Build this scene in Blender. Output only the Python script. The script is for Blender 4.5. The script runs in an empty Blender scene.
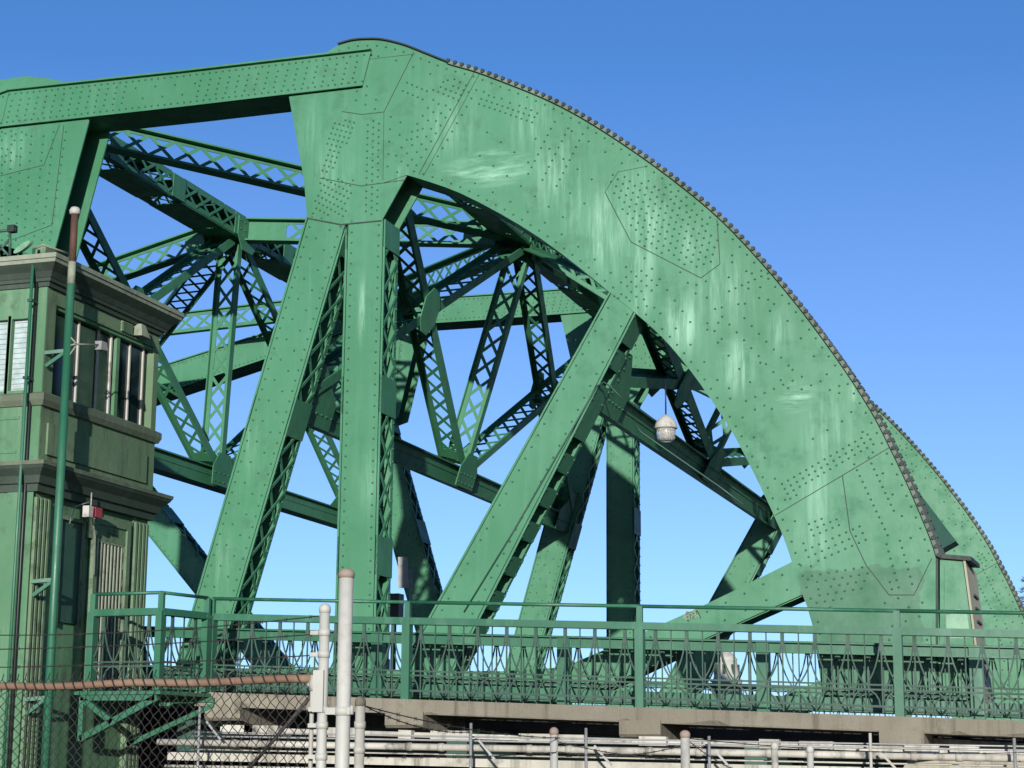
import bpy, bmesh, math, random
from mathutils import Vector as V, Matrix
random.seed(7)
R = random.random
sc = bpy.context.scene
COL = sc.collection
# ------------------------------------------------------------------ camera calibration
F = 1874.0
cy = V((627, 390, F)).normalized()
cz = V((48, -9084, F)).normalized(); cz = (cz - cy*cz.dot(cy)).normalized()
cx = cy.cross(cz)
EYE = 1.6
def ray(px, py):
    r = V((px-512, py-384, F)); return V((r.dot(cx), r.dot(cy), r.dot(cz)))
def W(px, py, v):                       # the point of the vertical plane Y = v seen at that pixel
    d = ray(px, py); s = v/d.y; return V((d.x*s, v, EYE+d.z*s))
def Wd(px, py, depth):                  # the point at a distance along the viewing direction
    d = ray(px, py)*(depth/F); return V((d.x, d.y, EYE+d.z))
def Wu(px, py, u):                      # the point of the plane X = u
    d = ray(px, py); s = u/d.x; return V((u, d.y*s, EYE+d.z*s))
cam = bpy.data.cameras.new('camera'); camo = bpy.data.objects.new('camera', cam); COL.objects.link(camo)
fwd = V((cx.z, cy.z, cz.z)); rgt = V((cx.x, cy.x, cz.x)); dwn = V((cx.y, cy.y, cz.y))
m3 = Matrix((rgt, -dwn, -fwd)).transposed()
camo.matrix_world = Matrix.Translation((0, 0, EYE)) @ m3.to_4x4()
cam.sensor_width = 36; cam.lens = F/1024*36; cam.clip_end = 6000; cam.clip_start = .1
sc.camera = camo
# ------------------------------------------------------------------ light
SUN = V((.285, -1, .172)).normalized()
el = math.asin(SUN.z); az = math.atan2(SUN.x, SUN.y)
wd = bpy.data.worlds.new('World'); sc.world = wd; wd.use_nodes = True
nt = wd.node_tree; sky = nt.nodes.new('ShaderNodeTexSky'); sky.sky_type = 'NISHITA'
sky.sun_disc = False; sky.sun_elevation = el; sky.sun_rotation = az
sky.air_density = .7; sky.dust_density = .3; sky.ozone_density = 5; sky.altitude = 0
bg = nt.nodes['Background']; bg.inputs[1].default_value = 0.127
# a little pale haze low in the sky
_tc = nt.nodes.new('ShaderNodeTexCoord'); _sx = nt.nodes.new('ShaderNodeSeparateXYZ'); nt.links.new(_tc.outputs['Generated'], _sx.inputs[0])
_mr = nt.nodes.new('ShaderNodeMapRange'); nt.links.new(_sx.outputs[2], _mr.inputs[0])
for _i, _v in enumerate((0, .36, 1, 0)): _mr.inputs[_i+1].default_value = _v
_mx = nt.nodes.new('ShaderNodeMix'); _mx.data_type = 'RGBA'; _mx.blend_type = 'ADD'; nt.links.new(_mr.outputs[0], _mx.inputs[0])
nt.links.new(sky.outputs[0], _mx.inputs[6]); _mx.inputs[7].default_value = (.95, .5, .15, 1)
nt.links.new(_mx.outputs[2], bg.inputs[0])
sl = bpy.data.lights.new('sun', 'SUN'); sl.energy = 5.0; sl.angle = math.radians(.53); sl.color = (1, .96, .88)
so = bpy.data.objects.new('sun', sl); COL.objects.link(so)
so.rotation_euler = (-SUN).to_track_quat('-Z', 'Y').to_euler()
sc.view_settings.view_transform = 'Standard'; sc.view_settings.look = 'None'; sc.view_settings.gamma = 1
sc.view_settings.exposure = .6; sc.view_settings.use_curve_mapping = False

# ------------------------------------------------------------------ materials
AL = .84                                  # overall paint reflectance
def nodes(name):
    m = bpy.data.materials.new(name); m.use_nodes = True
    return m, m.node_tree, m.node_tree.nodes['Principled BSDF']
class NB:                                # small node-building helper
    def __init__(s, nt): s.nt = nt
    def n(s, t, **k):
        x = s.nt.nodes.new(t)
        for a, b in k.items(): setattr(x, a, b)
        return x
    def put(s, sock, v):
        if hasattr(v, 'is_output'): s.nt.links.new(v, sock)
        else: sock.default_value = v
    def math(s, op, a, b=0, clamp=False):
        x = s.n('ShaderNodeMath', operation=op, use_clamp=clamp); s.put(x.inputs[0], a); s.put(x.inputs[1], b); return x.outputs[0]
    def noise(s, vec, scale, detail=5, rough=.6, dist=0):
        x = s.n('ShaderNodeTexNoise'); s.put(x.inputs['Vector'], vec); x.inputs['Scale'].default_value = scale
        x.inputs['Detail'].default_value = detail; x.inputs['Roughness'].default_value = rough; x.inputs['Distortion'].default_value = dist
        return x.outputs['Fac']
    def scale(s, vec, sc):
        x = s.n('ShaderNodeVectorMath', operation='MULTIPLY'); s.put(x.inputs[0], vec); x.inputs[1].default_value = sc; return x.outputs[0]
    def mapr(s, v, a, b, c=0, d=1):
        x = s.n('ShaderNodeMapRange'); x.interpolation_type = 'SMOOTHSTEP'; s.put(x.inputs[0], v)
        for i, q in enumerate((a, b, c, d)): x.inputs[i+1].default_value = q
        return x.outputs[0]
    def mix(s, f, a, b):
        x = s.n('ShaderNodeMix', data_type='RGBA'); s.put(x.inputs[0], f)
        s.put(x.inputs[6], a if hasattr(a, 'is_output') else (*a, 1)); s.put(x.inputs[7], b if hasattr(b, 'is_output') else (*b, 1)); return x.outputs[2]
def weathered(name, base, alt, dirt, rough=.5, dirt_amt=.5, streak=.4, chalk=None, bump=.12, grain=9, spots=None, patch=None, spec=.4, rust=0, fine_amt=.35):
    base, alt, dirt = (tuple(q*AL for q in z) for z in (base, alt, dirt)); chalk = chalk and tuple(q*AL for q in chalk)
    m, nt, b = nodes(name); k = NB(nt)
    pos = k.n('ShaderNodeNewGeometry').outputs['Position']
    big = k.noise(pos, .55, 4, .55); mid = k.noise(pos, 3.2, 6, .65)
    st = k.noise(k.scale(pos, (7, 7, .45)), 1.0, 5, .6)
    c = k.mix(k.mapr(big, .3, .7), base, alt)
    c = k.mix(k.math('MULTIPLY', k.mapr(st, .48, .75), streak), c, alt if chalk is None else chalk)
    d = k.math('MULTIPLY', k.math('MULTIPLY', k.mapr(mid, .5, .72), k.mapr(big, .35, .6)), dirt_amt)
    c = k.mix(d, c, dirt)
    fine = k.noise(pos, grain, 6, .7)
    c = k.mix(k.math('MULTIPLY', k.mapr(fine, .56, .8), fine_amt), c, dirt)
    if spots:
        tot = None
        for (ctr, rx, rz, amp, hor) in spots:
            s = k.n('ShaderNodeVectorMath', operation='SUBTRACT'); k.put(s.inputs[0], pos); s.inputs[1].default_value = ctr
            s2 = k.scale(s.outputs[0], (1/rx, .16, 1/rz)); l = k.n('ShaderNodeVectorMath', operation='LENGTH'); k.put(l.inputs[0], s2)
            f = k.math('MULTIPLY', k.mapr(l.outputs['Value'], 1.0, .0), amp)
            sn = k.noise(k.scale(pos, (1.3, 1, 8) if hor else (7, 1, .55)), 1.3, 7, .70, .15)
            f = k.math('MULTIPLY', f, k.mapr(sn, .36, .80))
            tot = f if tot is None else k.math('MAXIMUM', tot, f)
        c = k.mix(k.math('MINIMUM', tot, .85), c, (.26, .46, .34))
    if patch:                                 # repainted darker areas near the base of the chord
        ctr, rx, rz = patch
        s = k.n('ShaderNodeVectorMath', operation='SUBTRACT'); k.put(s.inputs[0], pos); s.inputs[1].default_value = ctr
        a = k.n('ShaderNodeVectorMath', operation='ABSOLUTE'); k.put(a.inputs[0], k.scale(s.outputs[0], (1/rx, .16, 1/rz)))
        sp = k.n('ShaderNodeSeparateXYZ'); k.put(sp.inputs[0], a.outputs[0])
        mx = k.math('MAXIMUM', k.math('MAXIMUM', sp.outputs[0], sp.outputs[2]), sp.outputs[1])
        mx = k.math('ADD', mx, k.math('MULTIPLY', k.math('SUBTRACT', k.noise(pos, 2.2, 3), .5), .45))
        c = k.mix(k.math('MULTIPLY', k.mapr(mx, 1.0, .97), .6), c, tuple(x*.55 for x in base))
    if rust:
        rn = k.noise(pos, 2.6, 8, .72, .3)
        c = k.mix(k.math('MULTIPLY', k.mapr(rn, .68, .74), rust), c, (.12, .05, .025))
    k.put(b.inputs['Base Color'], c)
    k.put(b.inputs['Roughness'], k.mapr(mid, .2, .8, rough-.1, min(1, rough+.2)))
    b.inputs['Specular IOR Level'].default_value = spec
    bm = k.n('ShaderNodeBump'); bm.inputs['Strength'].default_value = bump; bm.inputs['Distance'].default_value = .03
    k.put(bm.inputs['Height'], k.math('ADD', mid, k.math('MULTIPLY', fine, .5))); k.put(b.inputs['Normal'], bm.outputs[0])
    return m
def plain(name, col, rough=.5, metal=0, spec=.5):
    m, nt, b = nodes(name); k = NB(nt); pos = k.n('ShaderNodeNewGeometry').outputs['Position']
    c = k.mix(k.mapr(k.noise(pos, 6, 5), .3, .7), tuple(x*.8*AL for x in col), tuple(min(1, x*1.15*AL) for x in col))
    k.put(b.inputs['Base Color'], c); b.inputs['Roughness'].default_value = rough; b.inputs['Metallic'].default_value = metal
    b.inputs['Specular IOR Level'].default_value = spec
    return m
VN = 26.4                                 # front plane of the near truss
def N(px, py): p = W(px, py, VN); return (p.x, p.z)
SP = []
for (px, py, rx, rz, a, h) in [(490, 168, 1.0, .42, 1.0, 1), (530, 120, .55, .8, .45, 0), (605, 232, .55, 1.1, .85, 0), (640, 190, .5, .6, .5, 0),
        (640, 300, .25, .4, .7, 0), (682, 325, .45, .7, .9, 0), (560, 175, .8, 1.0, .5, 0), (650, 225, .7, .8, .6, 0), (720, 290, .8, .9, .5, 0), (830, 430, .6, .8, .5, 0), (450, 130, .8, .8, .35, 0), (640, 260, .4, .8, .7, 0), (815, 540, .5, .7, .35, 0), (330, 170, .6, .8, .4, 0), (737, 365, .35, .6, 1.0, 0), (798, 398, .4, .3, .9, 1), (735, 350, .3, .25, .6, 1), (855, 392, .22, .22, .6, 0),
        (818, 500, .3, .9, .5, 0), (362, 310, .12, .8, .75, 0), (12, 150, .5, .5, .6, 0), (250, 440, .2, .8, .4, 0), (310, 130, .3, .7, .35, 0),
        (345, 130, .25, .6, .35, 0), (370, 480, .3, .8, .35, 0), (690, 245, .5, .5, .5, 0), (575, 205, .4, .7, .5, 0), (780, 330, .3, .5, .5, 0),
        (690, 450, .5, .5, .0, 0), (400, 175, .2, .3, .5, 0), (400, 585, .4, .9, .3, 0), (220, 560, .3, .8, .35, 0)]:
    p = W(px, py, VN); SP.append((p, rx, rz, a, h))
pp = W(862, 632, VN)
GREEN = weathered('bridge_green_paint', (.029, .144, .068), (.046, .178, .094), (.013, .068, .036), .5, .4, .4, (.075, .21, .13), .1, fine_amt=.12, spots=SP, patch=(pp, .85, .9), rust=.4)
GREEN2 = weathered('railing_green_paint', (.015, .092, .049), (.023, .114, .063), (.02, .06, .035), .42, .3, .3, (.10, .22, .16), .06)
BAL = weathered('baluster_dull_paint', (.018, .052, .036), (.028, .07, .05), (.02, .035, .025), .6, .4, .3, (.08, .13, .10), .06)
TOWER = weathered('tower_green_paint', (.052, .145, .07), (.078, .18, .095), (.035, .055, .03), .55, .7, .6, (.15, .24, .15), .2)
OLIVE = weathered('tower_side_dirt_and_grazing_light', (.088, .150, .082), (.130, .195, .115), (.025, .034, .022), .75, .95, .75, (.045, .06, .04), .35, grain=16)  # side paint: dirt plus the olive of grazing sunlight put into the colour
DKGREY = weathered('cornice_dark_paint', (.020, .034, .025), (.036, .055, .041), (.012, .018, .014), .7, .6, .4, (.07, .085, .07), .3)  # dark grey-green for the cornices, roof and cupola openings
WORN = weathered('worn_pale_paint', (.15, .18, .13), (.24, .26, .2), (.04, .05, .035), .7, .8, .5, (.3, .31, .26), .3, grain=14)
WHITE = weathered('dirty_white_paint', (.33, .33, .30), (.43, .42, .38), (.10, .08, .06), .6, .85, .7, (.22, .19, .15), .15, grain=14)
CREAM = weathered('weathered_cream_timber', (.30, .28, .235), (.46, .44, .38), (.04, .036, .03), .8, 1.0, .8, (.10, .088, .07), .3, grain=6)
RUST = weathered('rusty_steel', (.16, .092, .056), (.25, .165, .11), (.06, .03, .02), .8, .6, .5, (.25, .18, .13), .4, grain=20)
RUST2 = weathered('dark_rusty_steel', (.055, .026, .018), (.085, .04, .026), (.02, .011, .01), .8, .6, .5, (.10, .06, .045), .4, grain=20)
CONC = weathered('old_concrete', (.155, .138, .105), (.22, .20, .155), (.04, .035, .027), .9, 1.0, .8, (.06, .053, .04), .7, grain=26)
STAIN = weathered('stained_concrete', (.26, .24, .19), (.34, .32, .27), (.03, .027, .022), .9, 1.0, .8, (.10, .09, .07), .5, grain=7)
LEDGE = weathered('grimy_ledge_paint', (.075, .095, .062), (.12, .14, .10), (.02, .026, .018), .75, .9, .6, (.16, .18, .13), .3, grain=14)
BEIGE = weathered('dusty_beige_plate', (.25, .24, .16), (.33, .32, .23), (.12, .12, .08), .8, .5, .5, (.2, .22, .15), .2)
PALE = plain('pale_green_touch_up', (.12, .25, .15), .5)
SEAM = plain('dark_seam_dirt', (.018, .04, .03), .8)
DARKP = weathered('dark_green_paint', (.014, .05, .038), (.025, .07, .05), (.008, .02, .015), .5, .4, .3, None, .1)
RIV = weathered('rivet_head_paint', (.018, .082, .044), (.030, .115, .064), (.015, .03, .022), .55, .4, .3, None, .05)
BOLT = weathered('dull_bolt_paint', (.006, .013, .010), (.013, .024, .019), (.004, .006, .005), .6, .6, .4, (.03, .04, .035), .1)
EDGE = weathered('worn_flange_edge', (.07, .095, .07), (.11, .14, .105), (.04, .05, .04), .7, .5, .4, (.2, .21, .18), .1)
CAPM = weathered('faded_rusty_cap', (.22, .165, .13), (.28, .23, .19), (.12, .07, .05), .8, .5, .4, (.3, .26, .22), .2)
WIRE = plain('dark_fence_wire', (.03, .026, .024), .7, .3)
GALV = plain('galvanised_steel', (.30, .30, .29), .5, .4)
GLASS = plain('dark_window_glass', (.010, .018, .018), .08, 0, .5)
BLIND = plain('white_window_blind', (.30, .38, .38), .7)
RED = plain('red_plastic', (.30, .02, .045), .35)
BLACK = plain('black_painted_metal', (.010, .012, .012), .5)
ASPH = plain('asphalt', (.05, .05, .05), .9)
SOIL = weathered('dark_ground', (.06, .055, .045), (.075, .07, .055), (.03, .027, .022), .95, .6, .2, None, .4)
DARKC = weathered('underdeck_shade_concrete', (.055, .05, .043), (.08, .072, .062), (.02, .019, .016), .9, .6, .4, None, .3)  # concrete colour darkened to carry the shade under the deck
FROND = plain('dry_palm_frond', (.075, .085, .05), .7)
BARK = plain('palm_bark', (.10, .08, .06), .9)
CLEAR, _nt, _b = nodes('lamp_globe_glass'); _b.inputs['Base Color'].default_value = (.75, .72, .66, 1); _b.inputs['Roughness'].default_value = .12; _b.inputs['Transmission Weight'].default_value = .75

# ------------------------------------------------------------------ mesh helpers
class MB:
    def __init__(s): s.v = []; s.f = []; s.mi = []; s.m = 0; s.sm = []; s.seen = {}
    def face(s, idx, smooth=False): s.f.append(idx); s.mi.append(s.m); s.sm.append(smooth)
    def hexa(s, P):                                     # 8 points: bottom ring 0-3, top ring 4-7
        b = len(s.v); s.v += [V(p) for p in P]
        for q in ((0, 3, 2, 1), (4, 5, 6, 7), (0, 1, 5, 4), (1, 2, 6, 5), (2, 3, 7, 6), (3, 0, 4, 7)): s.face([b+i for i in q])
    def box(s, a, b):
        (x0, y0, z0), (x1, y1, z1) = a, b
        s.hexa([(x0, y0, z0), (x1, y0, z0), (x1, y1, z0), (x0, y1, z0), (x0, y0, z1), (x1, y0, z1), (x1, y1, z1), (x0, y1, z1)])
    def bar(s, p, q, wv, nv):                           # prism from p to q with full section vectors wv, nv
        p, q, a, b = V(p), V(q), V(wv)/2, V(nv)/2
        s.hexa([p-a-b, p+a-b, p+a+b, p-a+b, q-a-b, q+a-b, q+a+b, q-a+b])
    def flat(s, p, q, w, t, n):                         # flat bar of width w, thickness t along n
        p, q, n = V(p), V(q), V(n); d = (q-p).normalized(); wv = n.cross(d).normalized(); n = d.cross(wv)
        s.bar(p, q, wv*w, n*t)
    def prism(s, pts, off):                             # polygon extruded by off
        b = len(s.v); n = len(pts); off = V(off); s.v += [V(p) for p in pts]+[V(p)+off for p in pts]
        s.face([b+i for i in range(n)]); s.face([b+n+i for i in reversed(range(n))])
        for i in range(n): j = (i+1) % n; s.face([b+i, b+n+i, b+n+j, b+j])
    def plate(s, uw, v0, v1): s.prism([(u, v0, w) for u, w in uw], (0, v1-v0, 0))
    def strip(s, uw, v0, v1, t):                        # ribbon that follows a polyline, thickness t to its left
        b = len(s.v); n = len(uw)
        for i, (u, w) in enumerate(uw):
            a = V(uw[max(0, i-1)]); c = V(uw[min(n-1, i+1)]); d = (c-a).normalized(); o = V((-d.y, d.x))*t
            s.v += [V((u, v0, w)), V((u, v1, w)), V((u+o.x, v1, w+o.y)), V((u+o.x, v0, w+o.y))]
        for i in range(n-1):
            for k in range(4): s.face([b+4*i+k, b+4*i+(k+1) % 4, b+4*i+4+(k+1) % 4, b+4*i+4+k])
        s.face([b, b+1, b+2, b+3]); e = b+4*n-4; s.face([e+3, e+2, e+1, e])
    def tube(s, pts, r, n=8, r1=None, closed=True):
        pts = [V(p) for p in pts]; b = len(s.v); m = len(pts); prev = None
        for i, p in enumerate(pts):
            d = (pts[min(m-1, i+1)]-pts[max(0, i-1)]).normalized()
            a = prev if prev is not None else (V((0, 0, 1)) if abs(d.z) < .9 else V((1, 0, 0)))
            a = (a-d*a.dot(d)).normalized(); prev = a; c = d.cross(a)
            rr = r if r1 is None else r+(r1-r)*i/(m-1)
            for k in range(n): t = 2*math.pi*k/n; s.v.append(p+a*math.cos(t)*rr+c*math.sin(t)*rr)
        for i in range(m-1):
            for k in range(n): s.face([b+i*n+k, b+i*n+(k+1) % n, b+(i+1)*n+(k+1) % n, b+(i+1)*n+k], n > 5)
        if closed: s.face([b+k for k in reversed(range(n))]); s.face([b+(m-1)*n+k for k in range(n)])
    def lathe(s, c, prof, n=16):                        # prof: (radius, z) list about a vertical axis
        b = len(s.v); c = V(c)
        for r, z in prof:
            for k in range(n): t = 2*math.pi*k/n; s.v.append(c+V((r*math.cos(t), r*math.sin(t), z)))
        for i in range(len(prof)-1):
            for k in range(n): s.face([b+i*n+k, b+i*n+(k+1) % n, b+(i+1)*n+(k+1) % n, b+(i+1)*n+k], True)
        s.face([b+k for k in reversed(range(n))]); s.face([b+(len(prof)-1)*n+k for k in range(n)])
    def loft(s, u0, u1, v0, v1, prof):                  # rectangle swept up a (z, overhang) profile
        b = len(s.v)
        for z, o in prof: s.v += [V((u0-o, v0-o, z)), V((u1+o, v0-o, z)), V((u1+o, v1+o, z)), V((u0-o, v1+o, z))]
        for i in range(len(prof)-1):
            for k in range(4): s.face([b+4*i+k, b+4*i+(k+1) % 4, b+4*i+4+(k+1) % 4, b+4*i+4+k])
        s.face([b+3, b+2, b+1, b]); e = b+4*len(prof)-4; s.face([e, e+1, e+2, e+3])
    def dome(s, c, n, r=.0185, h=.024):                 # rivet head
        q_ = V(c); key = tuple(round(x/.07) for x in q_)
        if any((key[0]+i, key[1], key[2]+j) in s.seen and (s.seen[(key[0]+i, key[1], key[2]+j)]-q_).length < .075 for i in (-1, 0, 1) for j in (-1, 0, 1)): return
        s.seen[key] = q_; keep = s.m; s.m = 1
        c, n = V(c), V(n); a = n.orthogonal().normalized(); d = n.cross(a); b = len(s.v)
        for rr, hh in ((1, 0), (.75, .7)):
            for k in range(6): t = k*math.pi/3; s.v.append(c+(a*math.cos(t)+d*math.sin(t))*r*rr+n*h*hh)
        s.v.append(c+n*h)
        for k in range(6):
            j = (k+1) % 6; s.face([b+k, b+j, b+6+j, b+6+k], True); s.face([b+6+k, b+6+j, b+12], True)
        s.m = keep
    def build(s, name, mats, parent=None, base=None):
        me = bpy.data.meshes.new(name)
        base = V(base) if base is not None else (V(parent['_b']) if parent is not None and '_b' in parent else V((0, 0, 0)))
        me.from_pydata([tuple(p-base) for p in s.v], [], s.f)
        if not isinstance(mats, (list, tuple)): mats = [mats]+([RIV, SEAM] if max(s.mi) > 0 else [])
        for m in mats: me.materials.append(m)
        me.polygons.foreach_set('material_index', s.mi); me.polygons.foreach_set('use_smooth', s.sm)
        bm = bmesh.new(); bm.from_mesh(me); bmesh.ops.recalc_face_normals(bm, faces=bm.faces); bm.to_mesh(me); bm.free()
        o = bpy.data.objects.new(name, me); COL.objects.link(o)
        if parent is not None:
            o.parent = parent; o['_b'] = list(base)
        else: o.location = base; o['_b'] = list(base)
        return o
def tag(o, label=None, cat=None, group=None, kind=None):
    for k, x in (('label', label), ('category', cat), ('group', group), ('kind', kind)):
        if x: o[k] = x
    return o
def thing(name, label, cat, loc, group=None):
    o = bpy.data.objects.new(name, None); o.empty_display_size = .3; COL.objects.link(o); o.location = loc; o['_b'] = list(loc)
    return tag(o, label, cat, group)
def lerp(a, b, t): return a+(b-a)*t
Y = V((0, 1, 0)); Z = V((0, 0, 1)); X = V((1, 0, 0))

# ------------------------------------------------------------------ setting: ground and roadway
g = MB(); g.box((-4000, -400, -.3), (4000, 5000, 0)); tag(g.build('ground', SOIL), kind='structure')
D0 = W(400, 699, 24.45); D1 = W(898, 716.5, 24.45); GR = (D1.z-D0.z)/(D1.x-D0.x)
def dk(u): return D0.z+(u-D0.x)*GR                   # top of the walkway: it falls gently to the right
rd = MB(); rd.hexa([(-60, 27.3, dk(-60)-.35), (30, 27.3, dk(30)-.35), (30, 41.9, dk(30)-.35), (-60, 41.9, dk(-60)-.35),
                    (-60, 27.3, dk(-60)-.05), (30, 27.3, dk(30)-.05), (30, 41.9, dk(30)-.05), (-60, 41.9, dk(-60)-.05)])
tag(rd.build('road', ASPH), kind='structure')

# ------------------------------------------------------------------ the bridge truss
BR = thing('truss_bridge', 'green riveted steel truss bridge with curved plate chord and lattice bracing', 'bridge', (-12, 33, 0))
VR = VN+.70                                           # rear plate of a truss
VF = 42.05                                             # front plane of the far truss
DV = V((0, VF-VN, 0))
near_parts = []
def px_poly(l): return [N(*p) for p in l]
OUT = [(338.6, 45), (353, 41), (368.5, 39.8), (384, 40.6), (405, 45.8), (426, 54), (449, 63), (475, 70.5), (501, 80), (540, 95.5), (570, 110), (600, 127.5), (640, 154), (680, 183.5),
       (720, 217), (760, 258.5), (800, 306), (830, 346), (853, 379), (876, 416), (892, 447.5), (907.6, 480), (923, 515.5), (933.6, 542), (938, 556)]
INN = [(824, 708), (812.6, 626), (802, 593.6), (791.8, 562), (781, 531), (758, 481.7), (739.7, 445), (726.7, 419), (700.6, 376), (680, 353), (661, 334), (634, 312), (611, 293.5),
       (580, 268), (540, 238), (500, 213.5), (460, 193), (430, 182), (407, 175)]
INN[5:9] = [(758, 481.7), (741, 448), (726.7, 423), (701, 385)]; INN[9:11] = [(682, 360), (660, 335)]
def smooth(pl, n=3):                                  # Catmull-Rom through the points
    o = []
    for i in range(len(pl)-1):
        p0, p1, p2, p3 = (V(pl[max(0, min(len(pl)-1, i+k))]) for k in (-1, 0, 1, 2))
        for j in range(n):
            t = j/n; o.append(tuple(.5*((2*p1)+(p2-p0)*t+(2*p0-5*p1+4*p2-p3)*t*t+(3*p1-p0-3*p2+p3)*t**3)))
    return o+[tuple(pl[-1])]
outer = smooth(px_poly(OUT)); inner = smooth(px_poly(INN), 2)
GUS = px_poly([(382, 220), (341, 224), (307, 217.5), (304, 180), (289, 97), (310, 62)])
chord_poly = outer+px_poly([(938, 708)])+inner+GUS
def inside(poly, u, w):
    c = False; j = len(poly)-1
    for i in range(len(poly)):
        a, b = poly[i], poly[j]
        if (a[1] > w) != (b[1] > w) and u < (b[0]-a[0])*(w-a[1])/(b[1]-a[1])+a[0]: c = not c
        j = i
    return c
def rivet_row(mb, a, b, sp=.16, v=VN, off=0, n=(0, -1, 0)):
    a, b = V(a), V(b); k = max(1, round((b-a).length/sp))
    for i in range(k+1):
        t = (i+off)/k
        if t <= 1: p = lerp(a, b, t); mb.dome((p.x, v, p.y), n)
def offset_line(pl, d):
    o = []
    for i, p in enumerate(pl):
        a = V(pl[max(0, i-1)]); c = V(pl[min(len(pl)-1, i+1)]); t = (c-a).normalized(); o.append(V(p)+V((-t.y, t.x))*d)
    return o
def rivets_along(mb, pl, sp, v=VN, phase=0):
    acc = phase
    for a, b in zip(pl, pl[1:]):
        a, b = V(a), V(b); L = (b-a).length
        if L < 1e-6: continue
        while acc < L: p = a+(b-a)*(acc/L); mb.dome((p.x, v, p.y), (0, -1, 0)); acc += sp
        acc -= L
def rivet_field(mb, pxpoly, dir_px, sp=(.15, .15), v=VN, stag=False, gaps=()):
    poly = px_poly(pxpoly); a = V(N(*dir_px[0])); b = V(N(*dir_px[1])); d = (b-a).normalized(); n = V((-d.y, d.x))
    f_ = .74 if max(sp) < .2 else .86; sp = (sp[0]*f_, sp[1]*f_); us = [V(p) for p in poly]; c = sum(us, V((0, 0)))/len(us); L = max((q-c).length for q in us)
    for i in range(int(-L/sp[0])-1, int(L/sp[0])+2):
        if i in gaps: continue
        for j in range(int(-L/sp[1])-1, int(L/sp[1])+2):
            q = c+n*(i*sp[0])+d*((j+(.5 if stag and i % 2 else 0))*sp[1])
            if inside(poly, q.x, q.y) and inside(chord_all, q.x, q.y): mb.dome((q.x, v, q.y), (0, -1, 0))
chord_all = chord_poly
cb = MB(); cb.plate(chord_poly, VN, VN+.03); cb.plate(chord_poly, VR-.03, VR)
cb.strip([p for p in inner], VN+.031, VR-.031, -.03)                      # soffit plate between the webs
# edge angles: proud strip along the inner edge and at the free right end
rin = [V(p) for p in inner]
cb.box((N(938, 600)[0]-.03, VN+.031, N(938, 700)[1]), (N(938, 600)[0]-.005, VR-.031, N(938, 556)[1]-.02))
rivets_along(cb, offset_line(outer, -.10), .165); rivets_along(cb, offset_line(outer, -.27), .33)
rivets_along(cb, offset_line(inner, -.09), .17); rivets_along(cb, offset_line(inner[3:-4], -.24), .34, phase=.17)
F2 = lambda *a, **k: rivet_field(cb, *a, **k)
for a_ in ([(482, 92), (540, 112), (534, 124), (476, 104)], [(440, 78), (470, 90), (462, 104), (432, 92)]): F2(a_, (a_[0], a_[1]), (.12, .13))
F2([(550, 118), (588, 132), (560, 190), (524, 176)], ((576, 130), (548, 186)), (.3, .13))
F2([(628, 262), (662, 282), (644, 312), (612, 290)], ((650, 270), (622, 300)), (.15, .15))
F2([(726, 285), (778, 262), (786, 272), (730, 298)], ((728, 292), (780, 268)), (.15, .14))
F2([(700, 330), (716, 300), (770, 330), (800, 380), (784, 400), (740, 350)], ((716, 310), (790, 390)), (.26, .19), stag=True)
F2([(740, 400), (790, 372), (840, 384), (846, 396), (790, 390), (750, 418)], ((740, 410), (800, 384)), (.2, .17), stag=True)
F2([(806, 524), (840, 512), (842, 524), (808, 538)], ((806, 532), (840, 518)), (.12, .13))
F2([(600, 350 - 60), (624, 300), (616, 312), (596, 296)], ((600, 290), (620, 306)), (.14, .14))
S1 = ((476.6, 73), (420.6, 173))
for dx, s, of in ((-22, .13, 0), (-14, .13, .5), (-7, .13, 0), (7, .13, .5), (-30, .13, .5)): rivet_row(cb, N(S1[0][0]+dx, S1[0][1]+abs(dx)*.1+4), N(S1[1][0]+dx+3, S1[1][1]-6+dx*.25), s*1.15, off=of)
F_ = lambda *a, **k: rivet_field(cb, *a, **k)
F_([(404, 80), (432, 92), (426, 102), (398, 90)], ((404, 80), (432, 92)), (.10, .13))
F_([(332, 118), (358, 122), (333, 172), (322, 172)], ((348, 120), (330, 170)), (.11, .12))
F_([(322, 176), (356, 180), (345, 218), (310, 214)], ((344, 178), (322, 216)), (.11, .13))
F_([(366, 120), (382, 120), (380, 215), (362, 215)], ((374, 120), (372, 215)), (.13, .15), stag=True)
F_([(348, 64), (386, 100), (384, 110), (348, 108)], ((368, 64), (364, 108)), (.2, .18), stag=True)
F_([(388, 115), (412, 128), (410, 168), (386, 178)], ((398, 115), (394, 178)), (.2, .24), stag=True)
F_([(398, 148), (440, 100), (448, 110), (420, 160)], ((398, 160), (440, 100)), (.14, .2), stag=True)
F_([(612, 172), (660, 180), (712, 226), (716, 258), (700, 272), (640, 244), (610, 190)], ((612, 180), (700, 258)), (.13, .15), stag=True)
F_([(640, 250), (700, 280), (690, 330), (640, 300)], ((640, 250), (690, 320)), (.36, .24), stag=True)
F_([(480, 110), (600, 170), (605, 200), (560, 235), (470, 150)], ((480, 110), (590, 190)), (.42, .34), stag=True)
F_([(690, 270), (770, 300), (800, 370), (770, 430), (720, 380)], ((690, 290), (780, 400)), (.34, .30), stag=True)
F_([(722, 235), (780, 305), (700, 340), (700, 290)], ((722, 235), (700, 330)), (.38, .27), stag=True)
F_([(783, 478), (868, 430), (884, 440), (776, 508)], ((776, 500), (880, 440)), (.11, .135))
F_([(846, 452), (872, 450), (900, 520), (884, 540)], ((852, 452), (884, 520)), (.15, .125), gaps=(0,))
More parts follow.
